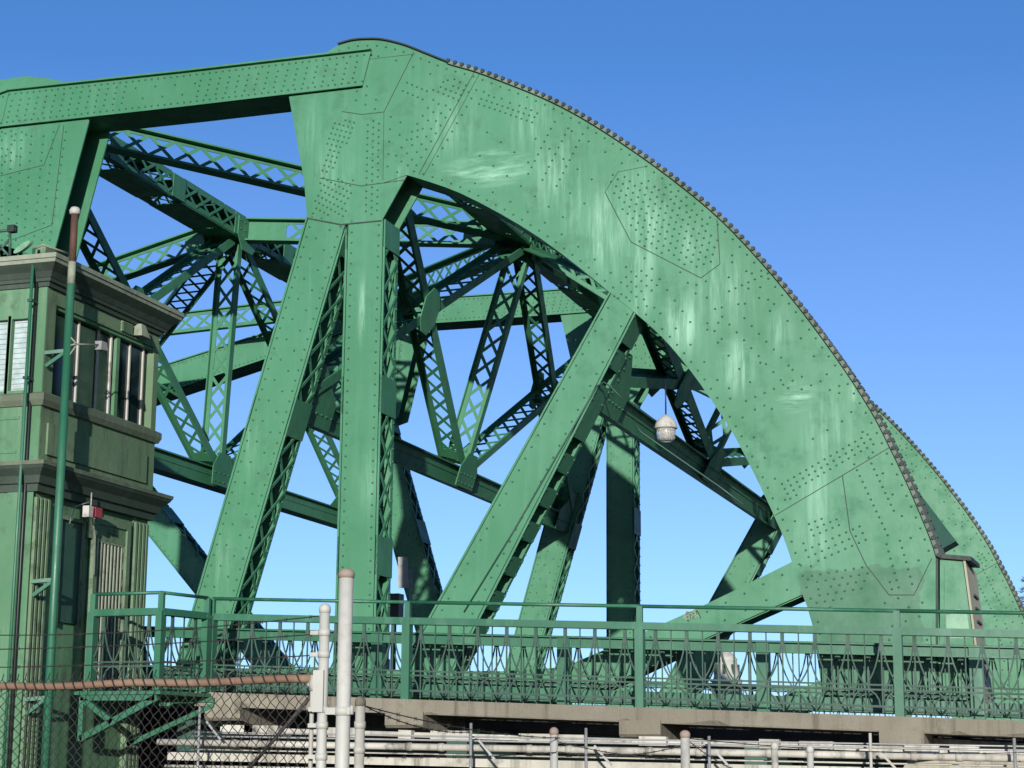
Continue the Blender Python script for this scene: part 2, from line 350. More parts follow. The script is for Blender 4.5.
F_([(800, 545), (865, 520), (872, 545), (806, 570)], ((800, 560), (868, 530)), (.14, .14))
F_([(884, 540), (906, 536), (918, 590), (890, 590)], ((888, 540), (902, 590)), (.13, .14), gaps=(0,))
F_([(808, 575), (866, 562), (872, 585), (812, 618)], ((808, 580), (868, 570)), (.13, .16), stag=True)
F_([(884, 595), (930, 600), (930, 650), (880, 640)], ((884, 600), (930, 640)), (.2, .22), stag=True)
F_([(800, 430), (840, 400), (860, 430), (810, 460)], ((800, 440), (850, 410)), (.33, .28), stag=True)
F_([(820, 640), (930, 640), (930, 700), (824, 700)], ((820, 660), (930, 660)), (.25, .2), stag=True)
# seams of the splice plates: thin dirt-dark edge strips standing 3 mm proud
sm = cb; cb.m = 2
def seam(pl, w=.013, v=VN):
    q = [V(N(*p)) for p in pl]
    for a, b in zip(q, q[1:]): sm.flat((a.x, v-.0015, a.y), (b.x, v-.0015, b.y), w, .003, (0, -1, 0))
seam([(475, 71), (419, 174)]); seam([(480, 73), (423.5, 176)], .009)
seam([(414, 52), (384, 112), (362, 114.5), (342, 111.5)]); seam([(307, 218), (341, 224.5), (381.6, 220.5)], .02)
seam([(320, 178), (361, 186), (405, 180)]); seam([(605, 192), (631, 242), (701, 278), (720, 264), (717, 219)]); seam([(605, 192), (618, 172), (648, 166)], .008); seam([(775, 515.5), (892, 446)], .012)
seam([(842.5, 476), (850, 531), (866, 565), (877.7, 580), (889, 595), (914, 595), (932, 558)], .013)
seam([(384, 112), (383, 180)], .008); seam([(938-1, 556), (938-1, 700)], .035)
seam([(384, 183), (407, 175)], .01); seam([(345, 62), (415, 54)], .008)
cb.m = 0; near_parts.append(cb.build('top_chord', GREEN, BR))
# cover plate over the curved edge with its row of bolt heads
cv = MB(); fine = smooth(px_poly(OUT), 6)
cv.m = 1; cv.strip([tuple(p) for p in fine[:37]], VN-.05, VR+.04, .022); cv.m = 0; cv.strip([tuple(p) for p in offset_line(fine, -.022)[36:]], VN-.05, VR+.04, .05)
L = .0; cov = offset_line(fine, .04); last = 0; bt = cv; cv.m = 1
s0 = 6*6
for a, b in zip(fine[s0:], fine[s0+1:]):
    a, b = V(a), V(b); d = (b-a); l = d.length; t = last
    while t < l:
        p = a+d*(t/l); dn = d.normalized(); o = V((-dn.y, dn.x))
        q = p+o*.022; bt.tube([(q.x, VN-.085, q.y), (q.x, VN-.04, q.y)], .033, 6)
        q = p+o*.03; bt.bar((q.x-dn.x*.034, VR-.02, q.y-dn.y*.034), (q.x+dn.x*.034, VR-.02, q.y+dn.y*.034), V((o.x, 0, o.y))*.05, V((0, .075, 0)))
        t += .125
    last = t-l
near_parts.append(cv.build('cover_plate', [EDGE, BOLT], BR))

def lace(mb, a0, a1, b0, b1, n, w, t, nrm):            # X lacing between two rails
    for i in range(n):
        p, q = lerp(a0, a1, i/n), lerp(a0, a1, (i+1)/n); r, s = lerp(b0, b1, i/n), lerp(b0, b1, (i+1)/n)
        mb.flat(p, s, w, t, nrm); mb.flat(V(r)+V(nrm)*t*1.05, V(q)+V(nrm)*t*1.05, w, t, nrm)
def member(name, q, v0=VN+.012, v1=VR-.06, side='lace', cols=1, sp=.17, mat=GREEN, battens=(0.03, .97)):
    TL, TR, BRt, BL = [V(N(*p)) for p in q]; mb = MB()
    for a, b in ((v0, v0+.025), (v1-.025, v1)): mb.plate([tuple(p) for p in (TL, TR, BRt, BL)], a, b)
    for (A, B, sgn) in ((TR, BRt, 1), (TL, BL, -1)):
        d = (B-A).normalized(); n = V((-d.y, d.x)); n = n if n.x*sgn > 0 else -n
        n3 = V((n.x, 0, n.y)); A3 = lambda v, o=0: V((A.x+n.x*o, v, A.y+n.y*o)); B3 = lambda v, o=0: V((B.x+n.x*o, v, B.y+n.y*o))
        mb.bar(A3(v0+.05, -.0), B3(v0+.05, -.0), n3*.02, Y*.1+V()); mb.bar(A3(v1-.05, 0), B3(v1-.05, 0), n3*.02, Y*.1)
        mb.bar(A3(v0+.006, .02), B3(v0+.006, .02), n3*.028, Y*.012)
        Ln = (B-A).length
        if side == 'lace':
            lace(mb, A3(v0+.06, .006), B3(v0+.06, .006), A3(v1-.06, .006), B3(v1-.06, .006), max(2, round(Ln/.55)), .055, .012, n3)
        else:
            k = round(Ln/.62)
            for i in range(k+1):
                a, b = (i+.05)/(k+1), (i+.58)/(k+1)
                mb.bar(lerp(A3((v0+v1)/2, .012), B3((v0+v1)/2, .012), a), lerp(A3((v0+v1)/2, .012), B3((v0+v1)/2, .012), b), n3*.016, Y*(v1-v0-.01))
                if sgn > 0:
                    for t in (lerp(a, b, .15), lerp(a, b, .85)):
                        for v in (v0+.05, v1-.05): mb.dome(lerp(A3(v, .02), B3(v, .02), t), n3, .022, .024)
        for t in battens:
            a, b = max(0, t-.3/Ln), min(1, t+.3/Ln)
            mb.bar(lerp(A3((v0+v1)/2, .016), B3((v0+v1)/2, .016), a), lerp(A3((v0+v1)/2, .016), B3((v0+v1)/2, .016), b), n3*.03, Y*(v1-v0))
        if sgn > 0:
            for v in (v0+.05, v1-.05):
                k = int(Ln/.2)
                for i in range(k): mb.dome(lerp(A3(v, .012), B3(v, .012), (i+.5)/k), n3, .022, .024)
    ins = .075
    for t in ([0] if cols == 0 else [0, 1]):
        pass
    Lw = (TR-TL).length; e = ins/Lw
    fr = [e, 1-e]+([.36, .64] if cols > 1 else [])
    for i, f in enumerate(fr): rivet_row(mb, lerp(TL, TR, f), lerp(BL, BRt, f), sp if i < 2 else sp*2, v0, .5*(i % 2))
    o = mb.build(name, mat, BR); near_parts.append(o); return o
member('vertical_post', [(347.5, 222), (383.3, 219), (371.5, 692), (334.5, 692)], battens=(.02, .38, .72, .97))
member('diagonal_post', [(308, 216), (346, 222), (208, 692), (169.5, 692)], cols=2, battens=(.03, .42))
member('diagonal_post', [(610.5, 293), (634, 311), (440, 692), (389, 692)], cols=1, sp=.2, side='batten', battens=(.03, .28))
AX = -28
ua = N(-28, 371)[0]
member('vertical_post', [(-15, 244), (23, 240), (-19, 692), (-56, 692)], battens=(.02, .4, .97))
member('diagonal_post', [(-2, 245), (37, 243), (136, 692), (97, 692)], cols=2, battens=(.03, .4))
member('diagonal_post', [(-422, 240), (-384, 226), (-66, 692), (-104, 692)], cols=1, battens=(.03, .4))
# gusset over the other panel point
AG = [(75, 84), (50, 78.5), (25, 76), (0, 80), (-30, 92), (-90, 140), (-75, 236), (-34, 250), (6, 246), (40, 258), (54, 252), (89, 121)]
ga = MB(); gp = px_poly(AG); ga.plate(gp, VN, VN+.03); ga.plate(gp, VR-.03, VR)
chord_all = gp
for (x0, x1) in ((2, 2), (12, 8), (22, 16), (32, 24), (44, 34), (54, 42), (66, 50)): rivet_row(ga, N(x0, 132), N(x1, 240), .15, off=.5*(x0 % 4 == 0))
rivet_field(ga, [(-20, 130), (30, 130), (5, 180), (-30, 180)], ((0, 130), (-10, 180)), (.14, .15), stag=True)
chord_all = chord_poly
sm = ga; ga.m = 2
seam([(60, 124), (44, 165), (0, 176)]); seam([(64, 125), (52, 225), (12, 240)]); ga.m = 0; near_parts.append(ga.build('gusset_plate', GREEN, BR))
# straight top beam and its lower sloping run to the left
def beam(name, top, bot, v0, v1):
    mb = MB(); T = [V(N(*p)) for p in top]; B = [V(N(*p)) for p in bot]; poly = [tuple(p) for p in T]+[tuple(p) for p in reversed(B)]
    mb.plate(poly, v0, v0+.03); mb.plate(poly, v1-.03, v1)
    for a, b in zip(T, T[1:]): mb.flat((a.x, (v0+v1)/2, a.y), (b.x, (v0+v1)/2, b.y), v1-v0+.14, .03, Z)
    for a, b in zip(B, B[1:]):
        mb.flat((a.x, (v0+v1)/2, a.y), (b.x, (v0+v1)/2, b.y), v1-v0-.07, .03, Z)
        mb.flat((a.x, v0-.022, a.y), (b.x, v0-.022, b.y), .045, .02, Z)
    for a, b, d in zip(T+B, T[1:]+B, [1]*(len(T)-1)): pass
    for P, dz in ((T, -.075), (B, .075)):
        for a, b in zip(P, P[1:]): rivet_row(mb, a+V((0, dz)), b+V((0, dz)), .12, v0)
    return mb, T, B
tb, T, B = beam('x', [(11, 91), (185, 72.5), (372, 50.5)], [(2, 127.5), (185, 107.5), (363, 86.5)], VN-.035, VR+.035)
v0 = VN-.035
for f in (.3, .45, .6, .75):
    rivet_row(tb, lerp(T[0], B[0], f)+V((.1, 0)), lerp(T[0], B[0], f)+V((2.3, .01)), .17, v0); rivet_row(tb, lerp(T[2], B[2], f)-V((3.0, 0)), lerp(T[2], B[2], f)-V((.2, 0)), .17, v0)
for f, o in ((.36, 0), (.66, .5)): rivet_row(tb, lerp(T[0], B[0], f)+V((2.5, 0)), lerp(T[2], B[2], f)-V((3.1, 0)), .42, v0, o)
near_parts.append(tb.build('top_beam', GREEN, BR))
tb, T, B = beam('x', [(-500, 280), (10.5, 91.2)], [(-500, 322), (1.5, 128)], VN-.035, VR+.035)
near_parts.append(tb.build('side_beam', GREEN, BR))
# lower chord: level run and the haunch rising to the heel
lc = MB(); lp = px_poly([(798, 559), (740, 588), (690, 612), (640, 634), (600, 652), (562, 668), (500, 672), (150, 668), (-300, 660), (-300, 705), (150, 706), (520, 707), (590, 694), (655, 663), (700, 641), (740, 622), (760, 613), (806, 593)])
lc.plate(lp, VN+.004, VN+.034); lc.plate(lp, VR-.05, VR-.02)
q = [V(p) for p in lp]
for a, b in list(zip(q[:8], q[1:9]))+list(zip(q[10:17], q[11:18])): lc.flat((a.x, VN+.34, a.y), (b.x, VN+.34, b.y), .54, .03, Z)
top = [tuple(p) for p in q[:9]]
rivets_along(lc, offset_line(top, .1), .3, VN+.004); rivets_along(lc, offset_line(top, .32), .33, VN+.004)
near_parts.append(lc.build('lower_chord', GREEN, BR))
# near-the-heel housing at the end of the truss
hs = MB(); HP = px_poly([(939.5, 557), (964, 559), (984, 708), (939.5, 708)]); hs.plate(HP, VN+.06, VN+.09); hs.plate(HP, VN+1.82, VN+1.85)
a, b = V(HP[0]), V(HP[3]); hs.box((a.x, VN+.091, b.y), (a.x+.03, VN+1.81, a.y-.02))
hs.plate(px_poly([(944, 566), (957, 568), (968, 700), (944, 700)]), VN+.045, VN+.0585)
ho = hs.build('heel_housing', GREEN, BR)
sdp = MB(); a, b = V(HP[1]), V(HP[2]); sdp.bar((a.x, VN+.95, a.y), (b.x, VN+.95, b.y), X*.03, Y*1.86); sdp.build('side_plate', BEIGE, ho)
sl_ = MB()
for i in range(6): p = lerp(a, b, .2+.09*i); sl_.box((p.x+.016, VN+.6, p.y-.05), (p.x+.045, VN+1.3, p.y-.02))
sl_.build('louvre', BOLT, ho)
cp = MB(); a = W(936, 553.5, VN); b = W(968, 556.5, VN); cp.hexa([(a.x, VN-.02, a.z-.06), (b.x+.04, VN-.02, b.z-.06), (b.x+.08, VN+1.0, b.z-.06), (a.x, VN+1.0, a.z-.06), (a.x, VN-.02, a.z), (b.x+.04, VN-.02, b.z), (b.x+.08, VN+1.0, b.z), (a.x, VN+1.0, a.z)]); cp.build('cap', BOLT, ho)
pt = MB(); pt.plate(px_poly([(946, 615), (953, 613), (955, 609), (960, 609), (961, 613), (967, 614), (970, 638), (946, 638)]), VN+.0415, VN+.0445); pt.build('paint_patch', PALE, ho)
wg = MB(); wp = [W(908, 478, VR+.05), W(956, 541, VR+.3), W(940, 550, VR+.05)]; wg.prism(wp, (0, .5, 0)); wg.build('end_bracket', DARKP, BR)
# the same truss again on the far side of the roadway
for o in list(near_parts):
    c = o.copy(); COL.objects.link(c); c.location = c.location+DV
    if o.name.startswith(('top_chord', 'cover_plate')): c.scale.x = 1.05; c.location.x -= .05*(N(360, 200)[0]+12)
# ------------------------------------------------------------------ bracing between the two trusses
VA, VB = VR-.02, VF+.02
def P3(px, py, t): u, w = N(px, py); return V((u, lerp(VA, VB, t), w))
def lattice(name, p, q, wdir, width, depth=.12, pitch=.46, chord=.095, barw=.064, flange=None, planes=1, mat=GREEN, batt=.25, trim=0):
    mb = MB(); d = (q-p).normalized(); wv = (V(wdir)-d*V(wdir).dot(d)).normalized(); nv = d.cross(wv)
    p, q = p+d*trim, q-d*trim; Ln = (q-p).length; n = max(2, round(Ln/pitch))
    fl = flange or chord
    for s in (-1, 1):
        o = wv*(width/2*s)
        if flange: mb.bar(p+o, q+o, wv*.03, nv*flange); 
        for e in ((-1, 1) if planes == 2 else (0,)):
            oo = o-wv*(chord/2*s)+nv*(depth/2*e); mb.bar(p+oo, q+oo, wv*chord, nv*.02)
        if not flange: mb.bar(p+o, q+o, wv*.018, nv*(depth+.06))
    i0 = width/2-chord/2
    for e in ((-1, 1) if planes == 2 else (.05,)):
        o = nv*(depth/2*e+.014*e)
        lace(mb, p+wv*i0+o, q+wv*i0+o, p-wv*i0+o, q-wv*i0+o, n, barw, .012, nv*e)
        for t in (0, 1):
            a = lerp(p, q, t); b = a+d*(batt if t == 0 else -batt); mb.bar(a+o*1.15, b+o*1.15, wv*width*.98, nv*.014)
    o = mb.build(name, mat, BR); return o
def frame(top, bot, wt=.48, big=.74):
    T = lambda t: P3(top[0], top[1], t); Bt = lambda t: P3(bot[0], bot[1], t)
    up = (T(0)-Bt(0)).normalized(); nrm = up.cross(Y).normalized()
    # top strut: four-sided laced box
    mb = MB(); p, q = T(0), T(1); h, b = .46, big
    pl = [p+up*(h/2*s)+nrm*(b/2*e) for s in (-1, 1) for e in (-1, 1)]; dv = q-p
    for s in (-1, 1):
        for e in (-1, 1):
            c = p+up*(h/2*s)+nrm*(b/2*e); mb.bar(c-up*.05*s, c+dv-up*.05*s, up*.1, nrm*.02); mb.bar(c-nrm*.06*e, c+dv-nrm*.06*e, up*.02, nrm*.12)
    n = 24
    for e in (-1, 1):
        a = p+nrm*(b/2+.008)*e; lace(mb, a+up*.17, a+dv+up*.17, a-up*.17, a+dv-up*.17, 26, .055, .012, nrm*e)
        for t in (.0, .12, .28, .46, .62, .8, .95): x = a+dv*t+nrm*.012*e; mb.bar(x, x+Y*.5, up*h, nrm*.014)
    for s in (-1, 1):
        a = p+up*(h/2+.008)*s; lace(mb, a+nrm*.27, a+dv+nrm*.27, a-nrm*.27, a+dv-nrm*.27, 26, .06, .012, up*s)
        for t in (.0, .16, .31, .43, .60, .75, .88): x = a+dv*t+up*.012*s; mb.bar(x, x+Y*1.75, nrm*b, up*.014)
    mb.build('top_strut', GREEN, BR)
    # lower beam
    mb = MB(); p, q = Bt(0), Bt(1)
    mb.bar(p, q, up*.36, nrm*.26); mb.bar(p+up*.19, q+up*.19, up*.03, nrm*.40); mb.bar(p-up*.19, q-up*.19, up*.03, nrm*.40); mb.bar(p+up*.03, q+up*.03, up*.02, nrm*.285)
    mb.build('lower_strut', GREEN, BR)
    # mid post and crossed lattice braces
    tm, bm_ = T(.5), Bt(.5)
    lattice('lattice_brace', tm-up*.2, bm_+up*.2, nrm, wt, trim=.05)
    for s in (0, 1):
        lattice('lattice_brace', T(s)-up*.35, bm_+up*.25+Y*(-.25 if s == 0 else .25), nrm, wt, trim=.1)
        lattice('lattice_brace', tm-up*.25+Y*(-.2 if s == 0 else .2), Bt(s)+up*.3, nrm, wt*.98, trim=.1)
        c = (lerp(T(s)-up*.35, bm_+up*.25, .46)+lerp(tm-up*.25, Bt(s)+up*.3, .54))/2
        mb = MB(); pts = [c+Y*a+up*b_ for a, b_ in ((-.36, .2), (-.12, .42), (.14, .42), (.36, .16), (.34, -.2), (.1, -.42), (-.16, -.4), (-.34, -.18))]
        for e in (-1, 1): mb = MB(); mb.prism([x+nrm*(wt/2+.03)*e for x in pts], nrm*.02*e); mb.build('gusset_plate', GREEN, BR)
        g0 = Bt(s); sg = 1 if s == 0 else -1; mb = MB()
        pts = [g0+up*.8, g0+up*.8+Y*.25*sg, g0+up*.25+Y*1.0*sg, g0-up*.2+Y*1.0*sg, g0-up*.2]
        for e in (-1, 1):
            mb = MB(); mb.prism([x+nrm*.2*e for x in pts], nrm*.02*e)
            for a in (.15, .35, .55, .75, .95): mb.dome(g0+Y*a*sg+nrm*.221*e+up*.02, nrm*e); mb.dome(g0+Y*.12*sg+up*a+nrm*.221*e, nrm*e)
            mb.build('knee_plate', GREEN, BR)
        g0 = T(s); pts = [g0+up*.2, g0+up*.2+Y*1.1*sg, g0-up*.2+Y*1.1*sg, g0-up*.75+Y*.4*sg, g0-up*.75]
        for e in (-1, 1): mb = MB(); mb.prism([x+nrm*.335*e for x in pts], nrm*.02*e); mb.build('knee_plate', GREEN, BR)
    mb = MB()
    for c, a in ((bm_, 1), (tm, -1)):
        pts = [c+Y*x+up*z*a for x, z in ((-.48, -.18), (-.48, .2), (-.24, .5), (.24, .5), (.48, .2), (.48, -.18))]
        w_ = wt/2+.03 if a == 1 else big/2+.03
        for e in (-1, 1):
            mb = MB(); mb.prism([x+nrm*w_*e for x in pts], nrm*.02*e)
            for x in (-.4, -.2, 0, .2, .4):
                for z in (-.1, .08): mb.dome(c+Y*x+up*z*a+nrm*(w_+.021)*e, nrm*e)
            mb.build('mid_gusset', GREEN, BR)
    return T, Bt
TA, BA = frame((17, 102), (-15, 406))
TB, BB = frame((369, 99), (277, 399))
TC, BC = frame((640, 265), (581, 385), .42, .6)
UP = V((0, 0, 1))
LAT = dict(wdir=UP, width=.46, depth=.2, flange=.32, pitch=.5, chord=.08, barw=.062, planes=1)
lattice('lateral_brace', TA(.03), TB(.48), trim=.3, **LAT)
lattice('lateral_brace', TA(.97), TB(.52), trim=.3, **LAT)
lattice('lateral_brace', TA(.5), TB(.5), trim=.4, batt=.9, **LAT)
Lz = lambda t: P3(-300, 222, t)
lattice('lateral_brace', TA(.5), Lz(.5), trim=.4, batt=.7, **LAT)
lattice('lateral_brace', TA(.5)-Z*.15, Lz(.95), trim=.4, **dict(LAT, wdir=X, flange=None, depth=.1, width=.55))
lattice('lateral_brace', W(140, 328, 41), W(345, 304, 41), wdir=UP, width=.5, depth=.1, pitch=.5, flange=.2, planes=1, barw=.06)
lattice('lateral_brace', TB(.5), TC(.5), trim=.4, **LAT); lattice('lateral_brace', TB(.5), TC(.96), trim=.4, **LAT); lattice('lateral_brace', TB(.5), TC(.04), trim=.4, **LAT)
TDp = lambda t: P3(800, 440, t)
lattice('lateral_brace', TC(.5), TDp(.5), trim=.4, **LAT); lattice('lateral_brace', TC(.5), TDp(.96), trim=.4, **LAT)
mb = MB(); p, q = TDp(0), TDp(1); mb.bar(p, q, Z*.4, X*.5); mb.build('top_strut', GREEN, BR)
# thin conduits clipped to the members
cdt = MB(); cdt.tube([W(x, y, VN-.012) for x, y in ((464, 612), (513, 532), (586, 405), (597, 386), (604, 382), (612, 388), (622, 398))], .012, 6)
cdt.build('conduit', DARKP, BR); cdt = MB(); cdt.tube([W(x, y, VN+.3) for x, y in ((636, 425), (641, 432), (720, 487), (744, 505))], .014, 6); cdt.build('conduit', DARKP, BR)
# floor beams and stringers under the roadway
fb = MB()
for i in range(9):
    u = -30+i*4.2; fb.box((u-.15, 25.0, dk(u)-.85), (u+.15, 44, dk(u)-.4))
for v in (27.6, 30.4, 33.2, 36, 38.8, 41.5): fb.hexa([(-60, v-.12, dk(-60)-.75), (30, v-.12, dk(30)-.75), (30, v+.12, dk(30)-.75), (-60, v+.12, dk(-60)-.75), (-60, v-.12, dk(-60)-.36), (30, v-.12, dk(30)-.36), (30, v+.12, dk(30)-.36), (-60, v+.12, dk(-60)-.36)])
fb.build('floor_beam', DARKP, BR)
# scribbled pale paint tag on the haunch
gf = MB(); pts = []
for i in range(60):
    t = i/59; pts.append(W(684+16*t+3*math.sin(t*31), 616-2*t+4.0*math.sin(t*44+1), VN+.004-.006))
for a, b in zip(pts, pts[1:]): gf.flat(a, b, .012, .003, (0, -1, 0))
gf.build('graffiti_scribble', WORN, BR)

# ------------------------------------------------------------------ walkway slab with brackets
slab = thing('walkway_slab', 'long grey concrete walkway slab with brackets under the green railing', 'walkway', (-5, 24.5, 0))
u0, u1 = W(196, 700, 24.45).x, 8.0
s = MB(); th = .2
n = 150; prof = []
rs = random.Random(3); chip = [rs.uniform(0, .012)+(rs.uniform(.01, .045) if rs.random() < .13 else 0) for _ in range(2*(n+1))]
for i in range(n+1):
    u = lerp(u0, u1, i/n); z = dk(u); c0, c1 = chip[i]*.5, chip[n+1+i]
    prof.append([(u, 24.4+c0, z), (u, 24.4, z-.02-c0), (u, 24.4, z-th+.01+c1), (u, 24.4+c1, z-th), (u, 26.2, z-th), (u, 26.2, z)])
b0 = len(s.v)
for r_ in prof: s.v += [V(q) for q in r_]
for i in range(n):
    for k in range(6): s.face([b0+6*i+k, b0+6*i+(k+1) % 6, b0+6*i+6+(k+1) % 6, b0+6*i+6+k])
s.face([b0+k for k in range(6)]); s.face([b0+6*n+k for k in reversed(range(6))])
s.build('slab', CONC, slab)
posts = [W(211, 650, 24.5).x, W(407, 650, 24.5).x, W(640, 650, 24.5).x, W(898, 650, 24.5).x]
posts += [posts[-1]+3.35, posts[-1]+6.7]
for i, u in enumerate(posts):
    uu = u+.02 if i else u+.28; h = .28
    s = MB(); z = dk(uu)-th
    P = [(24.37, z+.03), (24.37, z-.15), (24.42, z-.19), (26.1, z-.42), (26.1, z+.0)]
    s.prism([(uu-h, v, w) for v, w in P], (2*h, 0, 0)); s.build('bracket', CONC, slab)

# ------------------------------------------------------------------ railings
def rail_panel(mb, a, b, zf, v, uv=None, sp=.212):
    """ornamental panel from a to b: gothic fans over a band of half rounds; zf(t) is the floor height"""
    a, b = V(a), V(b); L = (b-a).length; n = max(2, round(L/(2*sp))*2); d = (b-a)/n; dr = d.normalized(); nn = dr.cross(Z)
    H0, H1, H2, H3 = .12, .33, .39, .99
    def pt(s_, h): q = a+d*s_; return V((q.x, q.y, zf(q)+h))
    for h, t in ((H0, .028), (H1, .022), (H2, .022)): mb.flat(pt(0, h), pt(n, h), .03, t, Z)
    for i in range(n+1):
        r = .011 if i % 2 == 0 else .014
        mb.bar(pt(i, .02), pt(i, H3+.04), dr*(.014 if i % 2 == 0 else .018), nn*.02)
        if i % 2:
            mb.bar(pt(i, H3-.17), pt(i, H3+.03), dr*.045, nn*.03)
            for s_ in (-1, 1):
                pr = None
                for j in range(8):
                    t = j/7; x = i+s_*(.10+.86*(t**1.35)); h = lerp(H3-.1, H2, t)-.05*math.sin(t*math.pi)
                    if x < 0 or x > n: break
                    q = pt(x, h)
                    if pr is not None: mb.flat(pr, q, .018, .018, nn)
                    pr = q
        else:
            pr = None
            for j in range(9):
                t = math.pi*j/8; x = i-.85*math.cos(t); q0 = (0 <= x <= n)
                q = pt(min(n, max(0, x)), H0+(H1-H0)*math.sin(t)) if q0 else None
                if pr is not None and q is not None: mb.flat(pr, q, .018, .016, nn)
                pr = q
def railing(t, pts, zf, hw=.095):
    pts = [V(p) for p in pts]
    for a, b in zip(pts, pts[1:]):
        mb = MB(); rail_panel(mb, a, b, zf, 0); mb.build('railing_panel', BAL, t)
        dr = (b-a).normalized(); e = V((0, 0, 1))
        A = V((a.x, a.y, zf(a))); B_ = V((b.x, b.y, zf(b)))
        m2 = MB(); m2.flat(A+e*1.075, B_+e*1.075, .10, .10, Z); m2.flat(A+e*1.045, B_+e*1.045, .13, .03, Z); m2.build('main_rail', GREEN2, t)
        m2 = MB(); m2.tube([A+e*1.34, B_+e*1.34], .025, 8); m2.build('hand_rail', GREEN2, t)
    for p in pts:
        z = zf(p); m2 = MB(); m2.box((p.x-hw/2-.01, p.y-.07, z), (p.x+hw/2+.01, p.y+.07, z+1.09)); m2.box((p.x-.04, p.y-.03, z+1.09), (p.x+.04, p.y+.03, z+1.34)); m2.build('post', GREEN2, t)
zf = lambda p: dk(p.x)
rl = thing('walkway_railing', 'long green ornamental steel railing along the edge of the concrete walkway', 'railing', (posts[0], 24.5, dk(posts[0])))
railing(rl, [(u, 24.5, 0) for u in posts], zf)
ir = thing('roadside_railing', 'second green railing with flat channel top behind the walkway railing', 'railing', (-12, 26.2, dk(-12)))
for k in range(9):
    a, b = -16.5+k*2.9, -16.5+(k+1)*2.9; mb = MB(); rail_panel(mb, (a, 26.22, 0), (b, 26.22, 0), zf, 0, sp=.2); mb.build('railing_panel', BAL, ir)
    p = MB(); p.box((a-.09, 26.14, dk(a)-.02), (a+.09, 26.3, dk(a)+1.0)); p.build('post', GREEN2, ir)
c = MB(); A = V((-16.5, 26.2, dk(-16.5)+.94)); B_ = V((9.6, 26.2, dk(9.6)+.94)); c.flat(A, B_, .15, .02, Y); c.flat(A+Z*.07-Y*.04, B_+Z*.07-Y*.04, .1, .025, Z); c.flat(A-Z*.07-Y*.04, B_-Z*.07-Y*.04, .1, .025, Z); c.build('channel_rail', GREEN2, ir)
c = MB(); A = V((-16.5, 26.25, dk(-16.5)+.17)); B_ = V((9.6, 26.25, dk(9.6)+.17)); c.flat(A, B_, .2, .02, Y); c.build('kick_plate', GREEN2, ir)
fr = thing('far_side_railing', 'green railing on the far edge of the bridge behind the trusses', 'railing', (-12, 44.6, dk(-12)))
for k in range(8):
    a, b = -22+k*3.4, -22+(k+1)*3.4; mb = MB(); rail_panel(mb, (a, 44.6, 0), (b, 44.6, 0), zf, 0); mb.build('railing_panel', BAL, fr)
    p = MB(); p.box((a-.08, 44.53, dk(a)), (a+.08, 44.67, dk(a)+1.1)); p.build('post', GREEN2, fr)
c = MB(); c.flat((-22, 44.6, dk(-22)+1.06), (5.2, 44.6, dk(5.2)+1.06), .12, .12, Z); c.build('main_rail', GREEN2, fr)

# ------------------------------------------------------------------ balcony beside the tower
UT, V0, V1 = -14.10, 22.1, 25.3
VBAL = 23.3; zb = W(160, 690, VBAL).z; ue = W(160, 640, VBAL).x; us = W(92, 640, VBAL).x; u2 = posts[0]
bal = thing('balcony', 'small green steel balcony with ornamental railing on the side of the control tower', 'balcony', (UT, 23.2, zb))
railing(bal, [(us, VBAL, 0), (ue, VBAL, 0), (u2, 24.5-.16, 0)], lambda p: lerp(zb, dk(u2), max(0, min(1, (p.y-VBAL)/1.2))), .075)
b = MB(); b.prism([(UT+.01, VBAL-.08, zb-.06), (ue+.08, VBAL-.08, zb-.06), (u2+.08, 24.39, zb-.06), (u2+.08, 26.1, zb-.06), (UT+.01, 26.1, zb-.06)], (0, 0, .05)); b.build('floor_plate', GREEN2, bal)
b = MB(); A = Wu(84, 700, UT+.03); p = lambda x, y: W(x, y, VBAL)
for a_, b_, w in (((82, 697), (156, 697), .10), ((83, 697), (81, 741), .07), ((81, 739), (158, 697), .09), ((86, 701), (113, 722), .08)): b.flat(p(*a_), p(*b_), w, .09, Y)
b.build('support_bracket', GREEN2, bal)
b = MB()
for a_, b_ in (((143, 700), (215, 700)), ((128, 745), (215, 705)), ((128, 745), (140, 735))): b.flat(W(*a_, 24.4), W(*b_, 24.4), .07, .07, Y)
b.build('support_bracket', GREEN2, bal)

# ------------------------------------------------------------------ control tower
UL = -18.2
zt = lambda y: W(48.8-(y-285.6)*.0605, y, V0).z
tw = thing('control_tower', 'two storey green bridge control tower, its side toned olive for dirt and grazing light, with dark cornices and window band', 'tower', (UT-2, V0+1.5, 0))
lo_top, mid_bot, mid_top = zt(487), zt(487), zt(461)
b = MB(); b.loft(UL, UT-.10, V0+.06, V1-.06, [(0, 0), (lo_top, 0)]); b.build('lower_wall', TOWER, tw)
b = MB(); b.loft(UL, UT, V0, V1, [(mid_top, 0), (zt(404), 0)]); b.build('parapet_wall', [OLIVE], tw)
# plain tower green over the grazing-light tone on parapet and upper wall front
b = MB(); b.box((UL, V0-.012, mid_top), (UT-.003, V0-.002, zt(404))); b.box((UL, V0-.012, zt(316)), (UT-.003, V0-.002, zt(286))); b.box((UT-.21, V0-.012, zt(393)), (UT-.003, V0-.002, zt(316)))
b.box((UL, V0-.026, zt(415)), (UT-.33, V0-.013, zt(418))); b.box((UL, V0-.026, zt(450)), (UT-.35, V0-.013, zt(452))); b.build('front_panel', TOWER, tw)
# proud flat panel on the side of the parapet
b = MB(); vv = lambda x, y: Wu(x, y, UT).y
zA, zB = zt(421), zt(452.5)
b.box((UT+.001, V0+.16, zB), (UT+.03, V1-.26, zA)); b.build('side_panel', OLIVE, tw)
